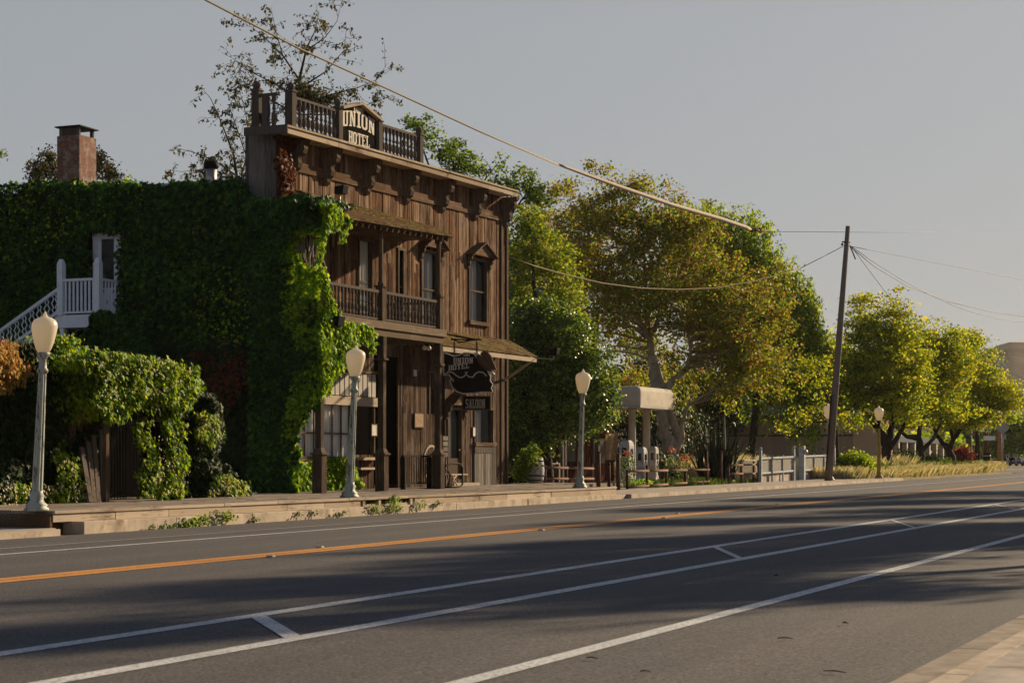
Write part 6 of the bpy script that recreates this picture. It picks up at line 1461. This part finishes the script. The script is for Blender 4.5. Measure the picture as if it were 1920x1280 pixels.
for nm, lab, bl, mt, dd, sd_, sz in (('shrub','bright green bush in the dry grass between the verge trunks',[(1700,862,18,14),(1685,868,14,10)],'weedgreen',141,81,(.1,.2)),
    ('shrub','dark red bush at the right end of the dry grass',[(1805,852,13,11),(1795,858,9,8)],'redbush',170,82,(.12,.22)),
    ('shrub','grey green bush at the left end of the verge beside the white fence',[(1600,868,22,16),(1625,878,14,10),(1580,872,16,12)],'weep',112,83,(.1,.2)),
    ('shrub','sage green hummock between the slim trunk and the red bush',[(1750,868,22,10),(1775,872,14,8)],'weedgreen',152,84,(.1,.2))):
    tt = thing(nm, lab, 'shrub', tuple(at(bl[0][0],885,dd))); Pc, K = crown(bl, dd, 90, 40, .5, seed=sd_, inner=.2); n = len(Pc); r = np.random.default_rng(sd_)
    leaves('foliage', Pc, r.normal(0,1,(n,3))+[0,0,.5], r.normal(0,1,(n,3)), r.uniform(*sz,n), T_QUAD, M[mt], tt)
bpy.data.objects.remove(t)
# distant trees beyond the side street and behind the gap
for i, (lab, bl, dd) in enumerate((('dark round distant tree beyond the side street', [(1895,815,24,26),(1880,835,18,16)], 260),('grey green distant tree behind the signs', [(1825,830,30,18),(1800,820,24,22),(1850,812,20,18)], 280),('hazy grey tree mass behind the tan building', [(1500,700,50,60),(1540,680,40,50),(1460,720,30,30)], 230),('distant hedge of trees low behind the tree trunks', [(1700,840,60,16),(1760,842,40,14),(1640,835,40,16)], 250))):
    tt = thing('distant_tree', lab, 'tree', tuple(at(bl[0][0],868,dd))); Pc, K = crown(bl, dd, 330, 36, 1.4, seed=90+i, inner=.2); n = len(Pc); r = np.random.default_rng(i)
    leaves('crown', Pc, r.normal(0,1,(n,3))+[0,0,.5], r.normal(0,1,(n,3)), r.uniform(.4,.8,n), T_QUAD, M['weep'], tt)
    MB().tube([at(bl[0][0],872,dd), at(bl[0][0],bl[0][1],dd)], [.4,.2], 7).build('trunk', M['bark'], tt)
# ---- far street furniture
def pole(name, label, cat, px, yb, yt, r_, d, mat, extra=None):
    b, t_ = at(px,yb,d), at(px,yt,d); t = thing(name, label, cat, tuple(b)); MB().tube([b,t_], r_, 8).build('pole', M[mat], t); return t
dF = 176.0
pole('timber_post', 'dark wooden post left of the black and white plates', 'post', 1833, 866, 786, .22, dF+6, 'bark_dark')
t = pole('utility_pole', 'thick brown far pole carrying small black and white plates', 'pole', 1849, 862, 772, .26, dF+4, 'trim')
def plate(t, px0, px1, py0, py1, d, mat, nm='plate', th=.04):
    a, b = at(px0,py1,d), at(px1,py0,d); e = Vector((ST,-CT,0)); k = Vector((CT,ST,0))*th
    A = [a, a+e*(b-a).dot(e)]; z = Vector((0,0,b.z-a.z)); MB().hexa([A[0],A[1],A[1]+k,A[0]+k,A[0]+z,A[1]+z,A[1]+k+z,A[0]+k+z]).build(nm, M[mat], t)
plate(t, 1838, 1846, 803, 809, dF+3.6, 'white'); plate(t, 1851, 1858, 803, 809, dF+3.6, 'white'); plate(t, 1844, 1866, 817, 825, dF+3.5, 'white', 'sign_panel'); plate(t,1840.5,1843.5,804.5,807.5,dF+3.55,'black','mark'); plate(t,1853,1856,804.5,807.5,dF+3.55,'black','mark')
pole('timber_post', 'orange brown square post behind the diamond sign', 'post', 1874, 876, 776, .20, dF, 'lampyellow'); bpy.data.objects[-1] if False else None
M['orangewood'] = plain('orange_wood', (.34,.17,.09), .8, .15, 4)
for o in list(bpy.data.objects):
    if o.parent and o.parent.get('label') == 'orange brown square post behind the diamond sign': o.data.materials[0] = M['orangewood']
t = pole('road_sign', 'diamond shaped road sign seen from its grey back on a thin post', 'road sign', 1880, 876, 792, .055, dF-6, 'metal')
a = at(1880,801,dF-6.2); e = Vector((ST,-CT,0))*.66; zz_ = Vector((0,0,.66)); k = Vector((CT,ST,0))*.03
MB().hexa([a-zz_,a+e,a+zz_,a-e,a-zz_-k,a+e-k,a+zz_-k,a-e-k]).build('plate', M['metal'], t); plate(t, 1881, 1887, 814, 823, dF-6.3, 'metal', 'small_plate')
t = pole('flag_pole', 'thin white pole with a small red crossbar at the end of the verge', 'pole', 1822, 862, 778, .05, dF+8, 'white'); plate(t, 1813, 1827, 812, 816, dF+7.8, 'orangewood', 'crossbar'); plate(t, 1819, 1826, 778, 786, dF+7.8, 'paper', 'small_plate')
t = thing('trash_can', 'dark blue round litter bin between the far posts', 'bin', tuple(at(1850,872,dF-2))); c = at(1850,871,dF-2); MB().lathe(c, [(.28,0),(.30,.1),(.34,.85),(.36,.9),(.34,.98),(.2,1.05)], 14).build('drum', M['signblack'], t); MB().lathe((c.x,c.y,c.z+.75), [(.345,0),(.36,.02),(.36,.1),(.345,.12)], 14).build('band', M['metal'], t)
for i, px in enumerate((1889, 1905)):
    t = thing('cafe_chair', ['left of two pale folding chairs near the parked car','right of two pale folding chairs near the parked car'][i], 'chair', tuple(at(px,872,dF-8)))
    mb = MB(); dd = dF-8
    for a, b in (((px-4,852),(px+3,872)),((px+4,852),(px-3,872))): mb.tube([at(*a,dd),at(*b,dd)], .03, 5)
    mb.build('legs', M['panel'], t); plate(t, px-5, px+5, 863, 865, dd-.2, 'panel', 'seat', .4); plate(t, px-5, px+5, 851, 853.5, dd, 'panel', 'backrest')
def car(label, px, ybase, wpx, d, mat, ang):
    t = thing('parked_car', label, 'car', tuple(at(px,ybase,d)), 'cars parked far down the street'); c = at(px,ybase,d); z0 = c.z
    s = wpx*d/F/4.4; e = Vector((math.cos(ang),math.sin(ang),0)); n = Vector((-e.y,e.x,0))
    W_ = lambda u, v, z: c+e*u*s+n*v*s+Vector((0,0,z*s))
    prof = [(-2.2,.35),(-2.2,.85),(-1.9,.98),(-1.0,1.05),(-.5,1.5),(.9,1.52),(1.5,1.08),(2.15,.98),(2.2,.4)]
    MB().prism(prof, lambda a, b: W_(a,-.85,b), lambda a, b: W_(a,.85,b)).build('body', M[mat], t, bevel=.05)
    for sv in (-.86,.86):
        MB().prism([(-.85,1.08),(-.42,1.42),(.8,1.44),(1.25,1.10)], lambda a, b: W_(a,sv,b), lambda a, b: W_(a,sv*1.01,b)).build('window', M['darkglass'], t)
        for u in (-1.35,1.35): MB().tube([W_(u,sv*.78,.33),W_(u,sv*1.02,.33)], .33*s, 14, smooth=False).build('wheel', M['black'], t)
    MB().prism([(-.80,0),(.80,0),(.72,.36),(-.72,.36)], lambda a, b: W_(-1.02+.0-b*-1.2,a,1.09+b), lambda a, b: W_(-1.06-b*-1.2,a,1.10+b)).build('windscreen', M['darkglass'], t)
    for v in (-.6,.6): MB().sphere(W_(-2.2,v,.72), .11*s, 8, 6).build('headlight', M['bulb'], t)
M['carblue'] = plain('car_blue', (.03,.04,.065), .25, .1, 2, .6); M['cartan'] = plain('car_tan', (.33,.28,.22), .3, .1, 2, .6)
car('dark blue parked car facing the street behind the folding chairs', 1900, 873, 48, 186, 'carblue', R(60)); car('beige parked car nose on behind the dark bin', 1866, 872, 34, 190, 'cartan', R(20)); car('white parked car far behind the slim verge trunk', 1742, 852, 22, 240, 'white', R(-10))
# far awning and roof at the right edge
t = thing('far_roof', 'pale gabled roof edge with a string of lights at the right border', 'building', tuple(at(1930,800,200)))
mb = MB(); mb.bar(at(1868,672,200), at(1960,745,200), .12, .12); mb.build('light_string', M['white'], t)
a, b = at(1912,762,200), at(1990,755,200); mb = MB(); mb.hexa([a,b,b+Vector((6,2,0)),a+Vector((6,2,0)),a+Vector((2,.5,.9)),b+Vector((2,.5,.9)),b+Vector((5,2,.9)),a+Vector((5,2,.9))]); mb.build('roof', M['trim'], t)

# ---- road studs, litter
for i, (px, py, k) in enumerate(((508,1033,1),(600,1035,0),(1015,994,1),(1245,966,1),(1270,961,0),(1405,948,1),(1458,945,0),(1590,932,1))):
    Y = 15.35 if k else 16.1; X = fX(px, Y); z = g(X)+.01
    t = MB().hexa([(X-.06,Y-.06,z),(X+.06,Y-.06,z),(X+.06,Y+.06,z),(X-.06,Y+.06,z),(X-.03,Y-.05,z+.022),(X+.03,Y-.05,z+.022),(X+.03,Y+.05,z+.022),(X-.03,Y+.05,z+.022)]).build('road_stud', M['panel'], origin=(X,Y,z)); tag(t, 'small reflective stud beside the yellow centre line', 'road stud', 'reflective studs along the yellow line')
for i, (px, py, w_, kind) in enumerate(((1110,1239,28,'twig'),(1210,1264,20,'twig'),(1472,1203,28,'twig'),(1565,1265,50,'twig'),(1455,1087,10,'leaf'),(1273,1106,9,'pale'),(1585,1175,16,'leaf'),(1435,1272,9,'pale'),(1787,1166,8,'pale'),(1665,1215,9,'pale'),(1884,961,16,'twig'),(1724,1004,6,'pale'),(1813,975,5,'leaf'),(1798,1264,14,'leaf'),(1820,1270,18,'twig'),(1700,1290,10,'leaf'))):
    K_ = 1.59*CT*(2520-px)/(py-YH); Y = K_; X = fX(px, Y); d = dep(X,Y); L = w_*d/F; z = g(X)+(.02 if Y > 2.47 else .15); a = random.uniform(-.4,.4)-.35
    e = Vector((ST*math.cos(a)+CT*math.sin(a), -CT*math.cos(a)+ST*math.sin(a), 0))*L/2; c = Vector((X,Y,z))
    if kind == 'twig':
        t = MB().tube([c-e, c+Vector((0,0,.008)), c+e*.6+Vector((.01,.01,.004)), c+e], [.004,.006,.005,.003], 5).build('twig', M['bark'], origin=tuple(c)); tag(t, 'short brown twig lying on the near side of the road', 'twig', 'twigs scattered on the road')
    else:
        n_ = e.cross(Vector((0,0,1)))*.5; t = MB().add([c-e,c-n_+Vector((0,0,.012)),c+e,c+n_+Vector((0,0,.02))], [(0,1,2,3)]).build('fallen_leaf', M['bark' if kind == 'leaf' else 'sparse' if i % 2 else 'dry'], origin=tuple(c)); tag(t, 'small dry fallen leaf lying on the road surface', 'leaf', 'fallen leaves scattered on the road')
# ---- hills
def hill(name, d0, ridge, depth, seed, mat):
    n, m_ = 90, 24; V = []; 
    for i in range(n):
        px = 900+i*(2600-900)/(n-1); top = np.interp(px, [p[0] for p in ridge], [p[1] for p in ridge])
        for j in range(m_):
            f = j/(m_-1); d = d0+depth*f; p = at(px, top, d0+depth); zt_ = max(0, p.z)
            h_ = zt_*math.sin(min(1,f)*math.pi/2)**1.3*(1+.16*float(lump(np.array(px*.02), np.array(f*5), seed))*(1-f)); q = at(px, YH, d); V.append((q.x, q.y, max(-1, h_-1)))
    Fc = np.array([(i*m_+j, (i+1)*m_+j, (i+1)*m_+j+1, i*m_+j+1) for i in range(n-1) for j in range(m_-1)])
    o = np_mesh(name, np.array(V), Fc, mat); o.data.polygons.foreach_set('use_smooth', [True]*len(Fc)); tag(o, kind='structure'); return o
M['hill'] = plain('dry_hillside', (.13,.105,.08), 1, .35, .02, 0, dirt=(.075,.072,.05))
hill('hills', 700, [(900,800),(1300,770),(1600,745),(1740,712),(1790,690),(1830,670),(1862,657),(1885,650),(1906,648),(1950,649),(2100,680),(2600,760)], 900, 3, M['hill'])

# ---- evening air
mh = bpy.data.materials.new('evening_haze'); mh.use_nodes = True; t = mh.node_tree; t.nodes.clear()
pv = t.nodes.new('ShaderNodeVolumePrincipled'); ou = t.nodes.new('ShaderNodeOutputMaterial'); pv.inputs['Density'].default_value = .00006
pv.inputs['Color'].default_value = (.95,.93,.92,1); pv.inputs['Anisotropy'].default_value = .35; t.links.new(pv.outputs[0], ou.inputs['Volume'])
hz = MB().box(-220, 2300, -950, 1750, -3, 135).build('haze', mh); tag(hz, 'pale evening haze over the whole street', 'haze', kind='stuff')
